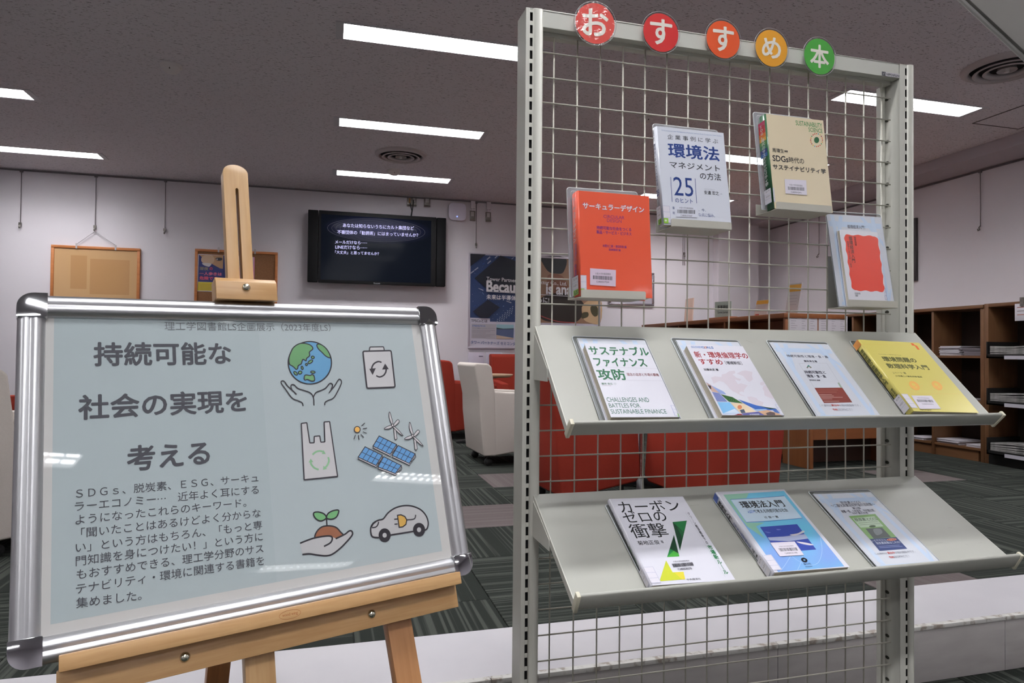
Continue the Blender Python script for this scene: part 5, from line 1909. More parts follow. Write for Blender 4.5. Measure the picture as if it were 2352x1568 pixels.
for cx, cy in ((1100, 905), (1508, 903)):
    ar.ell((cx, cy), 112, 66, ORG, rot=.62)
    ar.fill([(cx - 45, cy - 45), (cx - 10, cy - 40), (cx + 20, cy - 10), (cx - 5, cy + 5), (cx - 45, cy - 15)], (222, 198, 90), True)
    ar.fill([(cx + 25, cy + 5), (cx + 50, cy + 30), (cx + 45, cy + 45), (cx + 20, cy + 30)], (222, 198, 90), True)
    for k in range(12):
        a = k * math.pi / 6
        ar.stroke([(cx + 120 * math.cos(a) + 20 * math.sin(a), cy + 100 * math.sin(a)), (cx + 150 * math.cos(a) + 26 * math.sin(a), cy + 125 * math.sin(a))], .0004, ORG)
ar.done('orange_drawings', bk)
sticker(pl, c, [(1040, 1082), (1405, 1085), (1578, 1321), (1200, 1323)], ((1150, 1128), (1220, 1118), (1367, 1130), (1300, 1138)), [(1138, 1153), (1418, 1160), (1450, 1205), (1165, 1198)], ((1240, 1236), (1300, 1226), (1442, 1238), (1380, 1246)), '12400537072', bk)
ar.text('Springer', (1200, 1338), (1260, 1325), (1410, 1338), (1330, 1355), OL, .01)
ar.text('シュプリンガー・ジャパン', (1240, 1384), (1300, 1379), (1430, 1384), (1380, 1389), OL)
ar.done('publisher_lettering', bk)
call_label(pl, sp, T, W, H, bk, wfront=.015, top=.045, bot=.008)
ar = Art(sp, k=KB, base=.0001)
ar.uvfill([(0, H * .92), (T, H * .92), (T, H), (0, H)], (225, 150, 75))
ar.uvtext('環境問題の数理科学入門', T * .2, H * .38, T * .8, H * .88, OL, .04, True)
ar.uvtext('小沼通二', T * .15, H * .22, T * .45, H * .32, OL, .03, True)
ar.uvtext('蛯名邦禎', T * .5, H * .22, T * .8, H * .32, OL, .03, True)
ar.done('spine_lettering', bk)

# 9 carbon zero book
pl0 = SH[2][0]
shelf_stand(2, [(1389.5, 1156.7), (1550, 1150), (1675, 1325), (1481.5, 1340)], 'clear stand under the black titled book of the lower shelf')
T = .012
pl, W, H = shelf_item(2, [(1406.9, 1146.3), (1568, 1138.2), (1683.9, 1323.3), (1489, 1338.8)], T)
bk, sp = book(pl, W, H, T, WHT, 'white paperback with black title and green wedges, leftmost on the lower shelf')
c = (1380, 1120, 6.819)
K9 = (22, 24, 28)
ar = Art(pl, k=KB, crop=c)
ar.text('カーボン', (265, 265), (350, 212), (1178, 190), (330, 392), K9, .005)
ar.text('ゼロの', (352, 475), (545, 368), (1018, 445), (510, 542), K9, .005)
ar.text('衝撃', (432, 620), (500, 566), (1062, 718), (560, 790), K9, .005)
ar.done('title_lettering', bk)
ar.text('菊地正俊', (570, 850), (620, 828), (930, 875), (600, 898), K9, .01)
ar.text('著', (942, 852), (960, 822), (985, 850), (960, 866), (90, 90, 100))
DG = (20, 62, 38)
ar.fill([(1123, 535), (1348, 513), (1240, 982)], DG)
ar.fill([(1123, 535), (1348, 513), (1302, 695)], (28, 110, 58))
ar.fill([(1190, 610), (1302, 695), (1278, 790)], (26, 90, 50))
ar.fill([(1145, 735), (1230, 1073), (1038, 1084)], DG)
ar.fill([(1085, 952), (1220, 1030), (1230, 1073), (1038, 1084)], (72, 165, 62))
ar.fill([(1062, 1005), (1085, 952), (1140, 985), (1038, 1084)], (34, 125, 66))
ar.fill([(1022, 1135), (1125, 1322), (1295, 1312), (1322, 1432), (918, 1463)], (192, 198, 52))
ar.fill([(1150, 1324), (1295, 1312), (1322, 1432), (1275, 1436)], (214, 200, 62))
ar.done('green_wedges', bk)
ar.text('中央経済社', (1350, 1440), (1450, 1413), (1560, 1415), (1450, 1447), K9)
ar.text('クリーン経済競争下の', (1357, 400), (1375, 383), (1395, 402), (1672, 878), K9, .015, True)
ar.text('市場新ルール', (1668, 918), (1700, 893), (1732, 905), (1965, 1350), (28, 108, 62), .03, True)
ar.stroke([(1322, 385), (1950, 1396)], .0003, (170, 172, 180))
ar.done('cover_lettering', bk)
sticker(pl, c, None, ((1128, 1150), (1250, 1136), (1385, 1138), (1200, 1160)), [(1112, 1187), (1435, 1162), (1458, 1216), (1137, 1243)], ((1212, 1272), (1320, 1248), (1424, 1258), (1300, 1283)), '12400530270', bk)
call_label(pl, sp, T, W, H, bk, wfront=.018, top=.040, bot=.004)
ar = Art(sp, k=KB, base=.0001)
ar.uvtext('カーボンゼロの衝撃', T * .2, H * .58, T * .8, H * .93, (70, 72, 80), 0, True)
ar.uvtext('グリーン経済競争下の市場新ルール', T * .3, H * .22, T * .7, H * .52, (40, 90, 60), .02, True)
ar.done('spine_lettering', bk)

# 10 blue book
shelf_stand(2, [(1640, 1142), (1790, 1135), (1935, 1303), (1757, 1317)], 'clear stand under the blue book of the lower shelf')
T = .017
pl, W, H = shelf_item(2, [(1651.6, 1130.7), (1803, 1121.5), (1947.8, 1301.5), (1776, 1316.4)], T)
bk, sp = book(pl, W, H, T, WHT, 'pale blue and white paperback with a cloud photograph, middle of the lower shelf')
c = (1630, 1110, 7.127)
ar = Art(pl, k=KB, crop=c)
M_bl = mat('blue_cover_art', S(140, 185, 225, KB), .28, coat=.15)
n, l, b = nodes(M_bl)
tc = n.new('ShaderNodeTexCoord')
nz = n.new('ShaderNodeTexNoise'); nz.inputs['Scale'].default_value = 9; nz.inputs['Detail'].default_value = 1
rp = n.new('ShaderNodeValToRGB')
rp.color_ramp.elements[0].position = .35; rp.color_ramp.elements[0].color = (*S(128, 160, 220, KB), 1)
rp.color_ramp.elements[1].position = .62; rp.color_ramp.elements[1].color = (*S(112, 192, 224, KB), 1)
l.new(tc.outputs['Object'], nz.inputs['Vector']); l.new(nz.outputs['Fac'], rp.inputs[0]); l.new(rp.outputs[0], b.inputs['Base Color'])
ar.fill([(222, 183), (1215, 122), (2205, 1355), (1120, 1447)], M_bl)
ar.fill([(222, 183), (640, 158), (600, 240), (340, 262), (600, 640), (900, 640), (760, 700), (900, 900), (610, 700)], (140, 188, 165))
ar.fill([(345, 262), (1220, 203), (1515, 567), (608, 635)], (190, 208, 224))
ar.stroke([(340, 262), (800, 238), (1220, 203)], .0012, (58, 96, 168))
ar.stroke([(606, 635), (1050, 612), (1516, 567)], .0012, (58, 96, 168))
for pts in ([(1440, 1412), (1490, 1300), (1520, 1180)], [(1150, 1440), (1230, 1340), (1330, 1180)], [(1340, 1185), (1480, 1280), (1640, 1335), (1780, 1290), (1840, 1100), (1810, 880)]):
    ar.stroke(pts, .0005, (190, 212, 236), smooth=True)
ar.fill([(825, 712), (1430, 665), (1745, 1080), (1110, 1132)], (56, 74, 158))
ar.fill([(985, 930), (950, 882), (1200, 868), (1560, 828), (1615, 900), (1300, 945)], (168, 176, 206))
ar.fill([(1310, 838), (1440, 815), (1530, 770), (1545, 800), (1400, 852)], (206, 200, 204), True)
ar.fill([(1420, 950), (1560, 965), (1700, 1000), (1640, 1010), (1500, 985)], (214, 206, 214), True)
ar.fill([(1090, 745), (1170, 750), (1120, 765)], (120, 130, 190), True)
ar.fill([(900, 785), (1000, 800), (960, 812)], (110, 120, 185), True)
ar.done('cover_picture', bk)
ar.text('環境法入門', (487, 325), (1180, 262), (1232, 355), (600, 407), K9, .02)
ar.done('title_lettering', bk)
ar.ell((680, 462), 56, 24, (92, 138, 204), rot=-.08)
ar.text('対話', (630, 465), (680, 442), (730, 462), (690, 485), (205, 215, 235), .02)
ar.text('で考える持続可能な社会', (737, 472), (1240, 403), (1272, 432), (800, 484), (40, 42, 52), .01)
ar.text('辻 信一 著', (893, 552), (1000, 530), (1122, 542), (920, 572), (30, 32, 38), .015)
ar.ell((1548, 1252), 56, 36, (24, 28, 40), rot=.4)
ar.ell((1550, 1252), 18, 13, (120, 160, 200), rot=.4)
ar.text('信山社', (1535, 1315), (1600, 1298), (1660, 1312), (1580, 1332), (40, 50, 80), .01)
ar.text('SHINZANSHA', (1567, 1362), (1620, 1350), (1684, 1354), (1600, 1368), (60, 74, 110), .01)
ar.done('cover_lettering', bk)
sticker(pl, c, [(990, 968), (1390, 948), (1545, 1170), (1150, 1191)], ((1130, 1030), (1300, 1013), (1372, 1018), (1200, 1038)), [(1120, 1060), (1425, 1045), (1453, 1096), (1160, 1112)], ((1230, 1140), (1350, 1123), (1434, 1128), (1300, 1150)), '12400532186', bk, base=.0014)
call_label(pl, sp, T, W, H, bk, wfront=.018, top=.040, bot=.004)
ar = Art(sp, k=KB, base=.0001)
ar.uvfill([(T * .05, H * .92), (T * .95, H * .92), (T * .95, H * .995), (T * .05, H * .995)], (78, 104, 178))
ar.uvtext('環境法入門', T * .2, H * .66, T * .8, H * .9, K9, .03, True)
ar.uvtext('対話で考える持続可能な社会', T * .35, H * .32, T * .7, H * .62, (70, 90, 150), .02, True)
ar.uvtext('辻信一著', T * .3, H * .21, T * .75, H * .3, K9, .02, True)
ar.done('spine_lettering', bk)

# 11 notice card
shelf_stand(2, [(1858, 1128.4), (2000, 1122.4), (2149.3, 1282.7), (2001.5, 1296.4)], 'clear stand holding the rightmost item of the lower shelf')
pl, W, H = shelf_item(2, [(1870, 1135), (2001.5, 1129), (2149.3, 1282.7), (2006, 1295.5)], .0002, .0032)


def p11(t, W, H):
    c = (1850, 1110, 7.587)
    ar = Art(pl, k=.95, crop=c, base=.0001)
    D = (96, 94, 106)
    for s_, q in (('脱炭素とCCS', ((610, 335), (700, 307), (955, 325), (700, 352))), ('～二酸化炭素回収貯留の法政策～', ((450, 397), (1000, 340), (1205, 360), (600, 412))), ('第2版', ((815, 432), (880, 410), (963, 428), (870, 449))),
                  ('柳憲一郎、小松英司、中村健太郎、', ((630, 492), (1100, 443), (1205, 462), (700, 512))), ('中村 健太郎著', ((822, 522), (950, 498), (1090, 512), (880, 537)))):
        ar.text(s_, *q, D, .02)
    ar.done('card_lettering', t)
    ar.fill([(752, 567), (1215, 530), (1587, 935), (1118, 967)], (122, 160, 98))
    ar.fill([(815, 602), (1200, 572), (1360, 745), (962, 770)], (176, 196, 170))
    ar.fill([(1048, 787), (1335, 765), (1492, 935), (1190, 960)], (78, 84, 84))
    ar.fill([(1180, 800), (1300, 790), (1340, 860), (1240, 900)], (120, 126, 128), True)
    ar.ell((1168, 745), 58, 20, (60, 84, 52), rot=-.05)
    ar.fill([(1118, 967), (1587, 935), (1776, 1135), (1292, 1174)], (38, 56, 110))
    ar.text('脱炭素とCCS', (865, 640), (1100, 592), (1240, 615), (950, 657), (52, 62, 58), .01)
    ar.stroke([(925, 690), (1260, 664)], .0009, (110, 125, 105))
    ar.stroke([(950, 722), (1305, 698)], .0009, (110, 125, 105))
    ar.text('いま不可欠な', (1145, 998), (1300, 970), (1410, 985), (1200, 1016), (190, 196, 214))
    ar.ell((1503, 976), 86, 22, (214, 140, 110), rot=-.06)
    ar.text('重点施策', (1435, 980), (1500, 962), (1572, 975), (1480, 992), (150, 40, 40), .02)
    ar.text('脱炭素政策はこれだ!', (1235, 1045), (1500, 1005), (1655, 1025), (1300, 1060), (190, 196, 214), .01)
    for k_, (xa, xb, yy) in enumerate(((1275, 1640, 1095), (1290, 1690, 1118))):
        ar.stroke([(xa, yy), (xb, yy - 24)], .0009, (140, 150, 190))
    ar.done('book_picture', t)
    borrowed(ar, c, (((1205, 1222), (1350, 1200), (1425, 1215), (1280, 1240)), ((1428, 1210), (1500, 1185), (1558, 1208), (1480, 1228)), ((1562, 1205), (1750, 1168), (1915, 1186), (1700, 1214))),
             (((1462, 1287), (1500, 1262), (1540, 1280), (1500, 1303)), ((1545, 1280), (1700, 1244), (1805, 1262), (1620, 1292))))
    ar.done('loan_note', t)


notice_card(pl, W, H, 'notice card picturing a green and navy book, rightmost on the lower shelf', p11)

# ------------------------------------------------------------------ round letter signs on the top rail
M_lam = clear_mat('laminate', (.96, .96, .97), 1.0, 1.5, .02, .06)
M_lam2 = clear_mat('wrinkled_laminate', (.96, .96, .97), 1.0, 1.5, .35, .05)
for i, (px, py, ch, col, cn) in enumerate(((1367, 54, 'お', (214, 62, 48), 'salmon red'), (1518, 75, 'す', (206, 32, 30), 'red'), (1661, 91, 'す', (226, 84, 28), 'orange'), (1772, 111, 'め', (230, 160, 36), 'amber'), (1882, 130, '本', (74, 168, 62), 'green'))):
    yy = RF - (.006 if i else .012)
    c = onY(px, py, yy)
    tilt = .0 if i else .06
    U = (X3 * math.cos(tilt) - Y3 * math.sin(tilt)).normalized()
    N = (-Y3 * math.cos(tilt) - X3 * math.sin(tilt)).normalized()
    pl = Plane(c, U, Z3, N)
    t = thing('letter_sign', c - Z3 * .045, 'round %s laminated sign with the white character %s on the rack top' % (cn, ch), 'sign')
    R = (.0405, .0395, .0395, .0395, .0395)[i]
    build('coloured_disc', MB().lathe(c, N, [(.0001, 0), (R, 0), (R, .0004), (.0001, .0004)], 56, None, False), mat('sign_paper', S(*col, 1.0), .5), t)
    ar = Art(pl, k=1.1, base=.0007)
    h = .0235 if ch != '本' else .022
    bx = {'お': (-.0275, -.026, .0275, .0285), 'す': (-.025, -.026, .0255, .028), 'め': (-.0245, -.0225, .0235, .024), '本': (-.0245, -.0255, .0245, .026)}[ch]
    ar.uvtext(ch, *bx, (228, 222, 210), .022)
    ar.done('character', t)
    build('clear_cover', MB().lathe(c, N, [(.0001, .0012), (R + .0035, .0012)], 64, None, False), M_lam if i else M_lam2, t)
    build('laminate_rim', MB().tube([pl.P((R + .0035) * math.cos(a), (R + .0035) * math.sin(a), .0005) for a in [2 * math.pi * k / 56 for k in range(56)]], .0005, 5, None, True), mat('laminate_edge', S(165, 160, 162), .2), t)
    build('tape', MB().box(c + Vector((-.01, .001, -.03)), c + Vector((.01, RF - yy + .0015, -.012))), mat('tape', S(190, 188, 184), .4), t)

# ------------------------------------------------------------------ easel with the framed board
BP = Plane((-.08389, 1.09367, .95014), (.951504, .30732, .013973), (-.105999, .284872, .952687))
M_wH = wood('easel_wood_h', S(182, 140, 92, 1.0), S(198, 158, 110, 1.0), BP.U, .38, 130, 9)
M_wV = wood('easel_wood_v', S(184, 144, 96, 1.0), S(198, 160, 112, 1.0), BP.V, .38, 110, 8)
M_end = noise_mat('end_grain', S(190, 152, 128, 1.2), S(200, 162, 138, 1.2), nscale=300, rough=.7)
M_brs = mat('nickel_knob', (.60, .58, .48), .2, 1)
ez = thing('easel', (BP.P(-.03, -.99, 0).x, BP.P(-.03, -.99, 0).y, 0), 'wooden easel with slotted mast holding the framed poster board', 'easel')


def pbox(mb, u0, u1, v0, v1, h0, h1, m=None):
    c = BP.P((u0 + u1) / 2, (v0 + v1) / 2, (h0 + h1) / 2)
    return mb.obox(c, (BP.U, BP.V, BP.N), ((u1 - u0) / 2, (v1 - v0) / 2, (h1 - h0) / 2), m)


# mast: two cheeks either side of the slot and a rounded head, leaning a hair off the board's vertical
ma = .0115 / .775
MP = BP.off(-.0196, .485, 0, -ma * -1 * -1)
mU = MP
hw_ = .0202
s0, s1 = -.0016, .0032
head = [(-hw_, -.03), (hw_, -.03), (hw_, .002)] + [(hw_ * math.cos(a), .002 + .0155 * math.sin(a)) for a in [math.pi * k / 14 for k in range(1, 14)]] + [(-hw_, .002)]
head = [(-hw_, -.40)] + [(-hw_, .002)] + [(hw_ * math.cos(a), .002 + .0155 * math.sin(a)) for a in [math.pi * k / 14 for k in range(13, 0, -1)]] + [(hw_, .002), (hw_, -.40), (s1, -.40), (s1, -.030), ((s0 + s1) / 2, -.0275), (s0, -.030), (s0, -.40)]
m = MB()
m.prism([MP.P(*q, -.040) for q in head], MP.N * .022)
m.prism([MP.P(*q, -.040) for q in ((-hw_, -1.455), (hw_, -1.455), (hw_, -.4001), (-hw_, -.4001))], MP.N * .022)
build('mast', m, M_wV, ez, .0008, 2)
# clamp block
prof = [(.2365, .020), (.267, .020), (.2755, .012), (.2755, -.0175), (.2405, -.0175), (.2405, .0125), (.2365, .014)]
build('clamp_block', MB().prism([BP.P(-.0685, v, h) for v, h in prof], BP.U * .0925), M_wH, ez, .0009, 2)


def knob(u, v, h, r=.0062):
    build('knob', MB().lathe(BP.P(u, v, h), BP.N, [(r * .6, -.001), (r, .0), (r * 1.02, .0012), (r * .86, .0032), (r * .5, .0046), (.0001, .005)], 24), M_brs, ez)


knob(-.0236, .2572, .0201)
build('tray_board', pbox(MB(), -.2675, .2765, -.2505, -.2402, -.0175, .0175), M_wH, ez, .0008)
build('front_lip', pbox(MB(), -.2675, .2765, -.2505, -.2315, .0177, .031), M_wH, ez, .0014, 2)
build('lower_beam', pbox(MB(), -.270, .278, -.2865, -.2507, -.0175, .0045), M_wH, ez, .0008)
knob(.1297, -.267, .0046)
knob(-.1295, -.267, .0046)
ar = Art(BP.off(0, 0, .0311), k=1.2)
a_, b_ = ar.pl.at(641, 1411), ar.pl.at(691, 1410)
cx_, cy_, rx_ = (a_[0] + b_[0]) / 2, (a_[1] + b_[1]) / 2, (b_[0] - a_[0]) / 2
ar.uvstroke([(cx_ + rx_ * math.cos(t_), cy_ + .0058 * math.sin(t_)) for t_ in [2 * math.pi * k / 30 for k in range(30)]], .0005, (150, 92, 48), True)
ar.uvtext('wood wing', cx_ - rx_ * .72, cy_ - .0028, cx_ + rx_ * .72, cy_ + .0026, (150, 92, 48), .01)
ar.done('branded_mark', ez)
M_wL = wood('easel_wood_leg', S(160, 110, 68, 1.0), S(176, 126, 82, 1.0), BP.V, .4, 100, 7)
for s_, uc in ((1, .1725), (-1, -.2345)):
    d = .053 * s_
    q = [(uc - .0205 - d * .18 * 0, -.12), (uc + .0205, -.12), (uc + .0205 + d * .9, -.985), (uc - .0205 + d * .9, -.985)]
    build('leg', MB().prism([BP.P(*p_, -.0385) for p_ in q], BP.N * .0205), M_wL, ez, .001)
A_ = BP.P(-.03, .05, -.05)
Mm = CAM + ray(500, 1540) * 1.32
dd = (Mm - A_).normalized()
Lr = (A_.z - .004) / -dd.z
sd = BP.U
nd = dd.cross(sd).normalized()
build('rear_leg', MB().obox(A_ + dd * Lr / 2, (sd, dd, nd), (.021, Lr / 2, .010)), wood('easel_wood_rear', S(150, 96, 56, 1.1), S(168, 112, 66, 1.1), dd, .4, 100, 7), ez, .001)
build('hinge', MB().obox(A_ - dd * .0 + BP.N * .008, (BP.U, BP.V, BP.N), (.018, .03, .005)), M_brs, ez, .001)
build('cross_bar', pbox(MB(), -.24, .18, -.10, -.06, -.062, -.041), M_wH, ez, .001)

# framed board
bd = thing('poster_board', BP.P(0, -.24, 0), 'large silver framed board with Japanese notice and recycling icons on the easel', 'sign board')
M_alu = mat('anodised_aluminium', (.60, .60, .62), .36, 1)
M_crm = mat('corner_chrome', (.50, .50, .52), .07, 1)
OU0, OU1, OV0, OV1 = -.3180, .3125, -.2400, .2390
FW = .0318
rp_ = [(0, -.012), (0, .001), (.0025, .0062), (.007, .0094), (.0115, .0098), (.0148, .0080), (.0162, .0078), (.0190, .0092), (.0235, .0090), (.0275, .0062), (.0302, .0026), (.0318, .0006), (.0318, -.006), (.012, -.012)]
CL = .0335
for (p0, dirn, inw, L_) in ((BP.P(OU0 + CL, OV1), BP.U, -BP.V, OU1 - OU0 - 2 * CL), (BP.P(OU0 + CL, OV0), BP.U, BP.V, OU1 - OU0 - 2 * CL),
                            (BP.P(OU0, OV0 + CL), BP.V, BP.U, OV1 - OV0 - 2 * CL), (BP.P(OU1, OV0 + CL), BP.V, -BP.U, OV1 - OV0 - 2 * CL)):
    o = build('frame_rail', MB().prism([p0 + inw * a + BP.N * h for a, h in rp_], dirn * L_, None, True), M_alu, bd)
    o.data.set_sharp_from_angle(angle=math.radians(50))
for su, sv in ((0, 0), (1, 0), (1, 1), (0, 1)):
    cu, cv = (OU1 if su else OU0), (OV1 if sv else OV0)
    du, dv = (-1 if su else 1), (-1 if sv else 1)
    r_ = .020
    pts = [(CL + .0015, -.0006), (CL + .0015, FW + .0006), (FW + .0006, CL + .0015), (-.0006, CL + .0015)]
    pts = [(CL + .0008, -.0006), (CL + .0008, CL - .0008), (CL - .0008, CL + .0008), (-.0006, CL + .0008)]
    arc = [(-.0006 + r_ - r_ * math.cos(a), -.0006 + r_ - r_ * math.sin(a)) for a in [math.pi / 2 * k / 8 for k in range(9)]]
    poly = [pts[0], pts[1], pts[2], pts[3]] + arc
    build('corner_cap', MB().prism([BP.P(cu + du * a, cv + dv * b_, -.0128) for a, b_ in poly], BP.N * .0238), M_crm, bd, .0062, 4)
build('back_panel', pbox(MB(), OU0 + .012, OU1 - .012, OV0 + .012, OV1 - .012, -.0125, -.0045), mat('back_panel_grey', S(120, 120, 122), .6), bd)
KBD = 1.3
IU0, IU1, IV0, IV1 = OU0 + FW, OU1 - FW, OV0 + FW, OV1 - FW
build('poster_sheet', pbox(MB(), IU0 - .004, IU1 + .004, IV0 - .004, IV1 + .004, -.0045, -.0012), mat('sheet_margin', S(190, 185, 183, KBD), .6), bd)
ar = Art(BP.off(0, 0, -.0012), k=KBD, base=.0001, step=.00002, rough=.6)
b0, b1 = BP.at(121, 1000)[0], BP.at(1000, 1000)[0]
ar.uvfill([(b0, IV0 + .013), (IU1 - .016, IV0 + .013), (IU1 - .016, IV1), (b0, IV1)], (164, 172, 175))
ar.uvfill([(BP.at(612, 1000)[0], IV0 + .013), (IU1 - .016, IV0 + .013), (IU1 - .016, IV1), (BP.at(612, 1000)[0], IV1)], (168, 175, 178))
ar.done('pale_blue_ground', bd)
TXT = (74, 72, 80)
ar = Art(BP.off(0, 0, -.0009), k=1.15, base=.0001, step=.00002, crop=(0, 660, 3.564), rough=.6)
ar.text('持続可能な', (765, 540), (790, 446), (1897, 600), (800, 646), TXT, .025)
ar.text('社会の実現を', (640, 1000), (1905, 836), (2022, 920), (700, 1085), TXT, .025)
ar.text('考える', (1037, 1370), (1200, 1284), (1719, 1380), (1190, 1494), TXT, .025)
ar.done('title_lettering', bd)
ar.crop = None
ar.row('理工学図書館LS企画展示（2023年度LS）', (378, 748), (759, 752), (112, 112, 116), -.004, 1.02)
ar.row('理工学図書館LS企画展示（2023年度LS）', (378, 727), (759, 731), (120, 120, 122), -.006, .9)
ar.done('heading_lettering', bd)
ar.crop = (0, 1060, 3.086)
ar.auto = ('body_text_line', bd)
for s_, L, R in (('ＳＤＧｓ、脱炭素、ＥＳＧ、サーキュ', (537, 226), (1830, 112)), ('ラーエコノミー⋯　近年よく耳にする', (530, 318), (1833, 196)), ('ようになったこれらのキーワード。', (535, 412), (1745, 288)),
                 ('「聞いたことはあるけどよく分からな', (575, 505), (1848, 362)), ('い」という方はもちろん、「もっと専', (537, 610), (1858, 446)), ('門知識を身につけたい！」という方に', (537, 705), (1862, 528)),
                 ('もおすすめできる、理工学分野のサス', (543, 800), (1867, 612)), ('テナビリティ・環境に関連する書籍を', (538, 902), (1872, 698)), ('集めました。', (540, 1002), (1003, 944))):
    ar.row(s_, L, R, TXT, .0, 1.0)
ar.auto = None

LW = .0018
LC = (48, 42, 50)
IC = (192, 188, 190)


def icon(crop):
    return Art(BP.off(0, 0, -.0009), k=1.12, base=.0001, step=.00002, crop=crop, rough=.6)


C2, C4 = (600, 660, 3.5635), (600, 1060, 3.087)
GN = (112, 162, 110)
ar = icon(C2)
ar.ell((398, 616), 177, 174, (104, 158, 198), LW * 1.2, LC, n=56)
ar.shape([(318, 458), (380, 462), (415, 482), (421, 505), (395, 528), (396, 558), (372, 580), (366, 600), (345, 588), (335, 600), (327, 625), (303, 640), (298, 662), (285, 670), (270, 655), (250, 640), (232, 628), (226, 585), (238, 540), (265, 490)], GN, LW, LC)
ar.shape([(455, 470), (482, 464), (525, 492), (555, 535), (566, 575), (530, 562), (497, 530), (468, 502)], GN, LW, LC)
for (x_, y_, a, b_, r_) in ((422, 572, 12, 11, 0), (402, 608, 22, 11, -.6), (370, 630, 8, 9, 0), (335, 658, 8, 14, -.2), (318, 696, 15, 12, -.3), (281, 702, 18, 10, .8), (423, 692, 18, 9, .1)):
    ar.ell((x_, y_), a, b_, GN, LW * .9, LC, r_, 16)
ar.shape([(352, 738), (362, 716), (400, 720), (416, 712), (432, 724), (436, 760), (410, 765), (380, 752), (358, 758)], GN, LW, LC)
ar.done('globe_drawing', bd)
for pts in ([(342, 970), (336, 945), (310, 930), (268, 914), (242, 892), (205, 840), (167, 788), (163, 770), (178, 763), (195, 775), (215, 805), (245, 832), (270, 855), (290, 875)],
            [(252, 838), (243, 810), (250, 795), (270, 797), (300, 825), (350, 842), (402, 862), (427, 900), (432, 966)],
            [(520, 962), (523, 940), (545, 925), (590, 905), (620, 860), (654, 790), (655, 762), (640, 750), (625, 765), (597, 810), (577, 832), (555, 862)],
            [(572, 835), (584, 800), (575, 785), (558, 787), (530, 820), (495, 840), (450, 858), (430, 890), (428, 905)]):
    ar.stroke(pts, LW, LC, smooth=True)
ar.done('open_hands_drawing', bd)


def rpoly(pts, r=.18):
    out = []
    n = len(pts)
    for i in range(n):
        p0, p1, p2 = Vector(pts[i - 1]), Vector(pts[i]), Vector(pts[(i + 1) % n])
        a = p1 + (p0 - p1).normalized() * r
        b_ = p1 + (p2 - p1).normalized() * r
        for t_ in (0, .33, .66, 1):
            q = a.lerp(p1, t_).lerp(p1.lerp(b_, t_), t_)
            out.append((q.x, q.y))
    return out


ar.shape(rpoly([(884, 520), (889, 487), (1002, 485), (1008, 520)], 8), IC, LW * 1.1, LC, False)
ar.shape(rpoly([(832, 522), (1063, 516), (1096, 815), (865, 824)], 14), IC, LW * 1.5, LC, False)
ar.stroke([(985, 613), (958, 606), (925, 622), (908, 648), (905, 668)], LW * 1.5, LC, smooth=True)
ar.stroke([(941, 721), (968, 732), (1000, 720), (1018, 695), (1024, 668)], LW * 1.5, LC, smooth=True)
ar.fill([(884, 665), (938, 660), (912, 716)], LC)
ar.fill([(989, 672), (1044, 668), (1014, 622)], LC)
ar.done('battery_drawing', bd)
ar.shape(rpoly([(328, 1112), (373, 1106), (398, 1272), (433, 1270), (434, 1218), (479, 1214), (488, 1266), (521, 1263), (515, 1100), (560, 1097), (625, 1545), (352, 1573)], 5), IC, LW * 1.1, LC, False)
GA = (128, 172, 132)
for pts in ([(420, 1368), (445, 1347), (478, 1338), (512, 1345)], [(548, 1388), (554, 1420), (540, 1455), (522, 1475)], [(470, 1490), (435, 1476), (410, 1447), (404, 1425)]):
    ar.stroke(pts, LW * 1.6, GA, smooth=True)
for pts in ([(510, 1330), (528, 1362), (496, 1362)], [(505, 1492), (510, 1458), (538, 1484)], [(388, 1432), (404, 1400), (425, 1427)]):
    ar.fill(pts, GA)
ar.done('shopping_bag_drawing', bd)
ar.ell((786, 1162), 24, 25, (216, 164, 82), LW * .8, LC, n=24)
for a_, b_ in (((820, 1133), (848, 1108)), ((832, 1156), (866, 1150)), ((832, 1180), (864, 1193)), ((815, 1200), (840, 1228)), ((795, 1207), (802, 1246)), ((772, 1205), (758, 1242))):
    ar.stroke([a_, b_], LW * .7, LC)
ar.done('sun_drawing', bd)
for hx, hy in ((1075, 1128), (1240, 1212)):
    o = lambda pts: [(hx + a, hy + b_) for a, b_ in pts]
    ar.shape(o([(8, 15), (24, 15), (37, 108), (28, 118), (18, 112)]), IC, LW * .6, LC, False)
    ar.shape(o([(10, -8), (38, -44), (52, -42), (52, -25), (17, 6)]), IC, LW * .6, LC)
    ar.shape(o([(-6, -8), (-26, -55), (-28, -100), (-22, -108), (-10, -70), (4, -12)]), IC, LW * .6, LC)
    ar.shape(o([(-6, -2), (-45, 10), (-68, 28), (-30, 28), (2, 10)]), IC, LW * .6, LC)
    ar.shape(o([(10, 8), (45, 35), (86, 85), (50, 62), (8, 20)]), IC, LW * .6, LC)
    ar.ell((hx, hy), 9, 11, IC, LW * .6, LC, n=12)
ar.done('wind_turbines_drawing', bd)
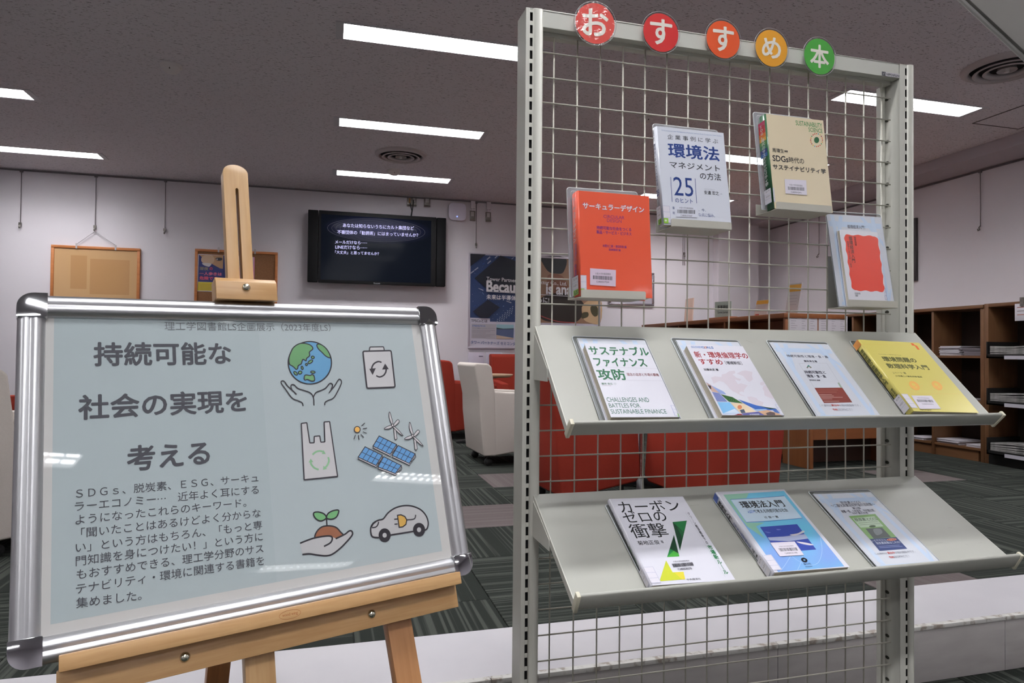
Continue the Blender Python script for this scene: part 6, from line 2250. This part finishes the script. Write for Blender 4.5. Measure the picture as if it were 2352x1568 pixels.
for q in ([(965, 1215), (1108, 1284), (1055, 1366), (915, 1298)], [(1120, 1292), (1260, 1360), (1212, 1440), (1072, 1374)], [(850, 1303), (991, 1373), (940, 1456), (793, 1388)], [(1002, 1383), (1147, 1456), (1098, 1522), (955, 1468)]):
    d = (2, 14)
    ar.shape([(a + d[0] * .5, b_ + d[1]) for a, b_ in q], IC, LW * .5, LC, False)
    ar.shape(q, (88, 140, 190), LW * .8, LC, False)
    V4 = [Vector(p_) for p_ in q]
    for f in (.25, .5, .75):
        ar.stroke([V4[0].lerp(V4[1], f), V4[3].lerp(V4[2], f)], LW * .5, LC)
    ar.stroke([V4[0].lerp(V4[3], .5), V4[1].lerp(V4[2], .5)], LW * .5, LC)
    ar.stroke([V4[1], V4[1] + Vector((6, 26)), V4[1] + Vector((-6, 44)), V4[2] + Vector((2, -8))], LW * .5, LC)
ar.done('solar_panels_drawing', bd)
ar = icon(C4)
ar.shape([(380, 540), (394, 495), (430, 462), (480, 454), (530, 465), (562, 498), (578, 525), (500, 560), (420, 560)], (156, 98, 70), LW * 1.2, LC)
ar.fill([(275, 578), (330, 556), (380, 540), (450, 528), (495, 528), (530, 545), (592, 515), (622, 493), (640, 490), (648, 512), (620, 552), (562, 610), (502, 655), (460, 666), (400, 662), (292, 657)], IC)
ar.stroke([(275, 578), (330, 556), (380, 540), (450, 528), (492, 528), (504, 545), (490, 575), (445, 600)], LW * 1.4, LC, smooth=True)
ar.stroke([(292, 658), (340, 653), (400, 662), (460, 667), (505, 655), (562, 612), (620, 552), (647, 515), (641, 492), (622, 492), (592, 515), (528, 546)], LW * 1.4, LC, smooth=True)
ar.stroke([(466, 456), (463, 402)], LW * 1.2, LC)
ar.shape([(461, 400), (448, 372), (410, 357), (376, 360), (372, 380), (392, 408), (425, 420)], (122, 180, 122), LW * 1.2, LC)
ar.shape([(463, 398), (475, 366), (510, 347), (546, 343), (547, 365), (530, 395), (495, 408)], (122, 180, 122), LW * 1.2, LC)
ar.done('seedling_hand_drawing', bd)
body = catmull([(835, 538), (792, 533), (778, 508), (777, 468), (795, 435), (830, 415), (865, 405), (900, 362), (950, 328), (1010, 312), (1070, 315), (1130, 340), (1168, 382), (1184, 430), (1178, 470), (1160, 486)], 5)
ar.fill(body + [(1118, 500), (1000, 508), (875, 530)], IC)
ar.stroke(body, LW * 1.4, LC)
ar.stroke([(915, 520), (1082, 493)], LW * 1.4, LC)
for cx, cy in ((875, 521), (1119, 482)):
    ar.ell((cx, cy), 43, 49, LC, n=32)
    ar.ell((cx, cy), 15, 17, IC, n=20)
ar.stroke([(785, 468), (812, 463), (826, 448), (833, 425)], LW * 1.1, LC, smooth=True)
ar.stroke([(783, 462), (795, 440), (812, 428)], LW * 1.1, LC, smooth=True)
ar.shape([(966, 380), (990, 376), (1018, 388), (1032, 412), (1026, 444), (1003, 462), (978, 465)], (216, 168, 84), LW * 1.1, LC, False)
ar.stroke([(943, 408), (966, 406)], LW * 1.1, LC)
ar.stroke([(945, 443), (968, 441)], LW * 1.1, LC)
ar.stroke([(1034, 412), (1072, 409), (1090, 400), (1095, 376)], LW * 1.1, LC, smooth=True)
ar.done('electric_car_drawing', bd)
build('clear_cover', pbox(MB(), IU0 - .003, IU1 + .003, IV0 - .003, IV1 + .003, -.0004, -.0001), clear_mat('cover_film', (.97, .98, .98), .6, 1.5), bd)

# ------------------------------------------------------------------ tilted pale panel on a stand at the upper right corner
A_ = CAM + ray(2120, -82) * .75
B_ = CAM + ray(2500, 270) * .78
C_ = CAM + ray(2760, -60) * .86
dl, dw = B_ - A_, C_ - B_
N_ = dl.cross(dw).normalized()
pole = CAM + ray(2640, 40) * .84
t = thing('tilted_sign_panel', (pole.x, pole.y, 0), 'pale tilted panel edge, out of focus at the upper right corner', 'panel')
build('panel', MB().prism([A_, B_, C_, A_ + dw], N_ * .006), mat('panel_grey', S(132, 128, 124, .8), .5), t, .001)
build('panel_edge', MB().tube([A_, B_], .0028, 8), mat('panel_rim', S(176, 174, 170, 1.1), .35), t)
build('pole', MB().tube([(pole.x, pole.y, .02), (pole.x, pole.y, pole.z)], .012, 12), M_rk, t)
build('base', MB().lathe((pole.x, pole.y, 0), Z3, [(.0001, 0), (.16, 0), (.16, .012), (.02, .03), (.0001, .03)], 32), M_rk, t)
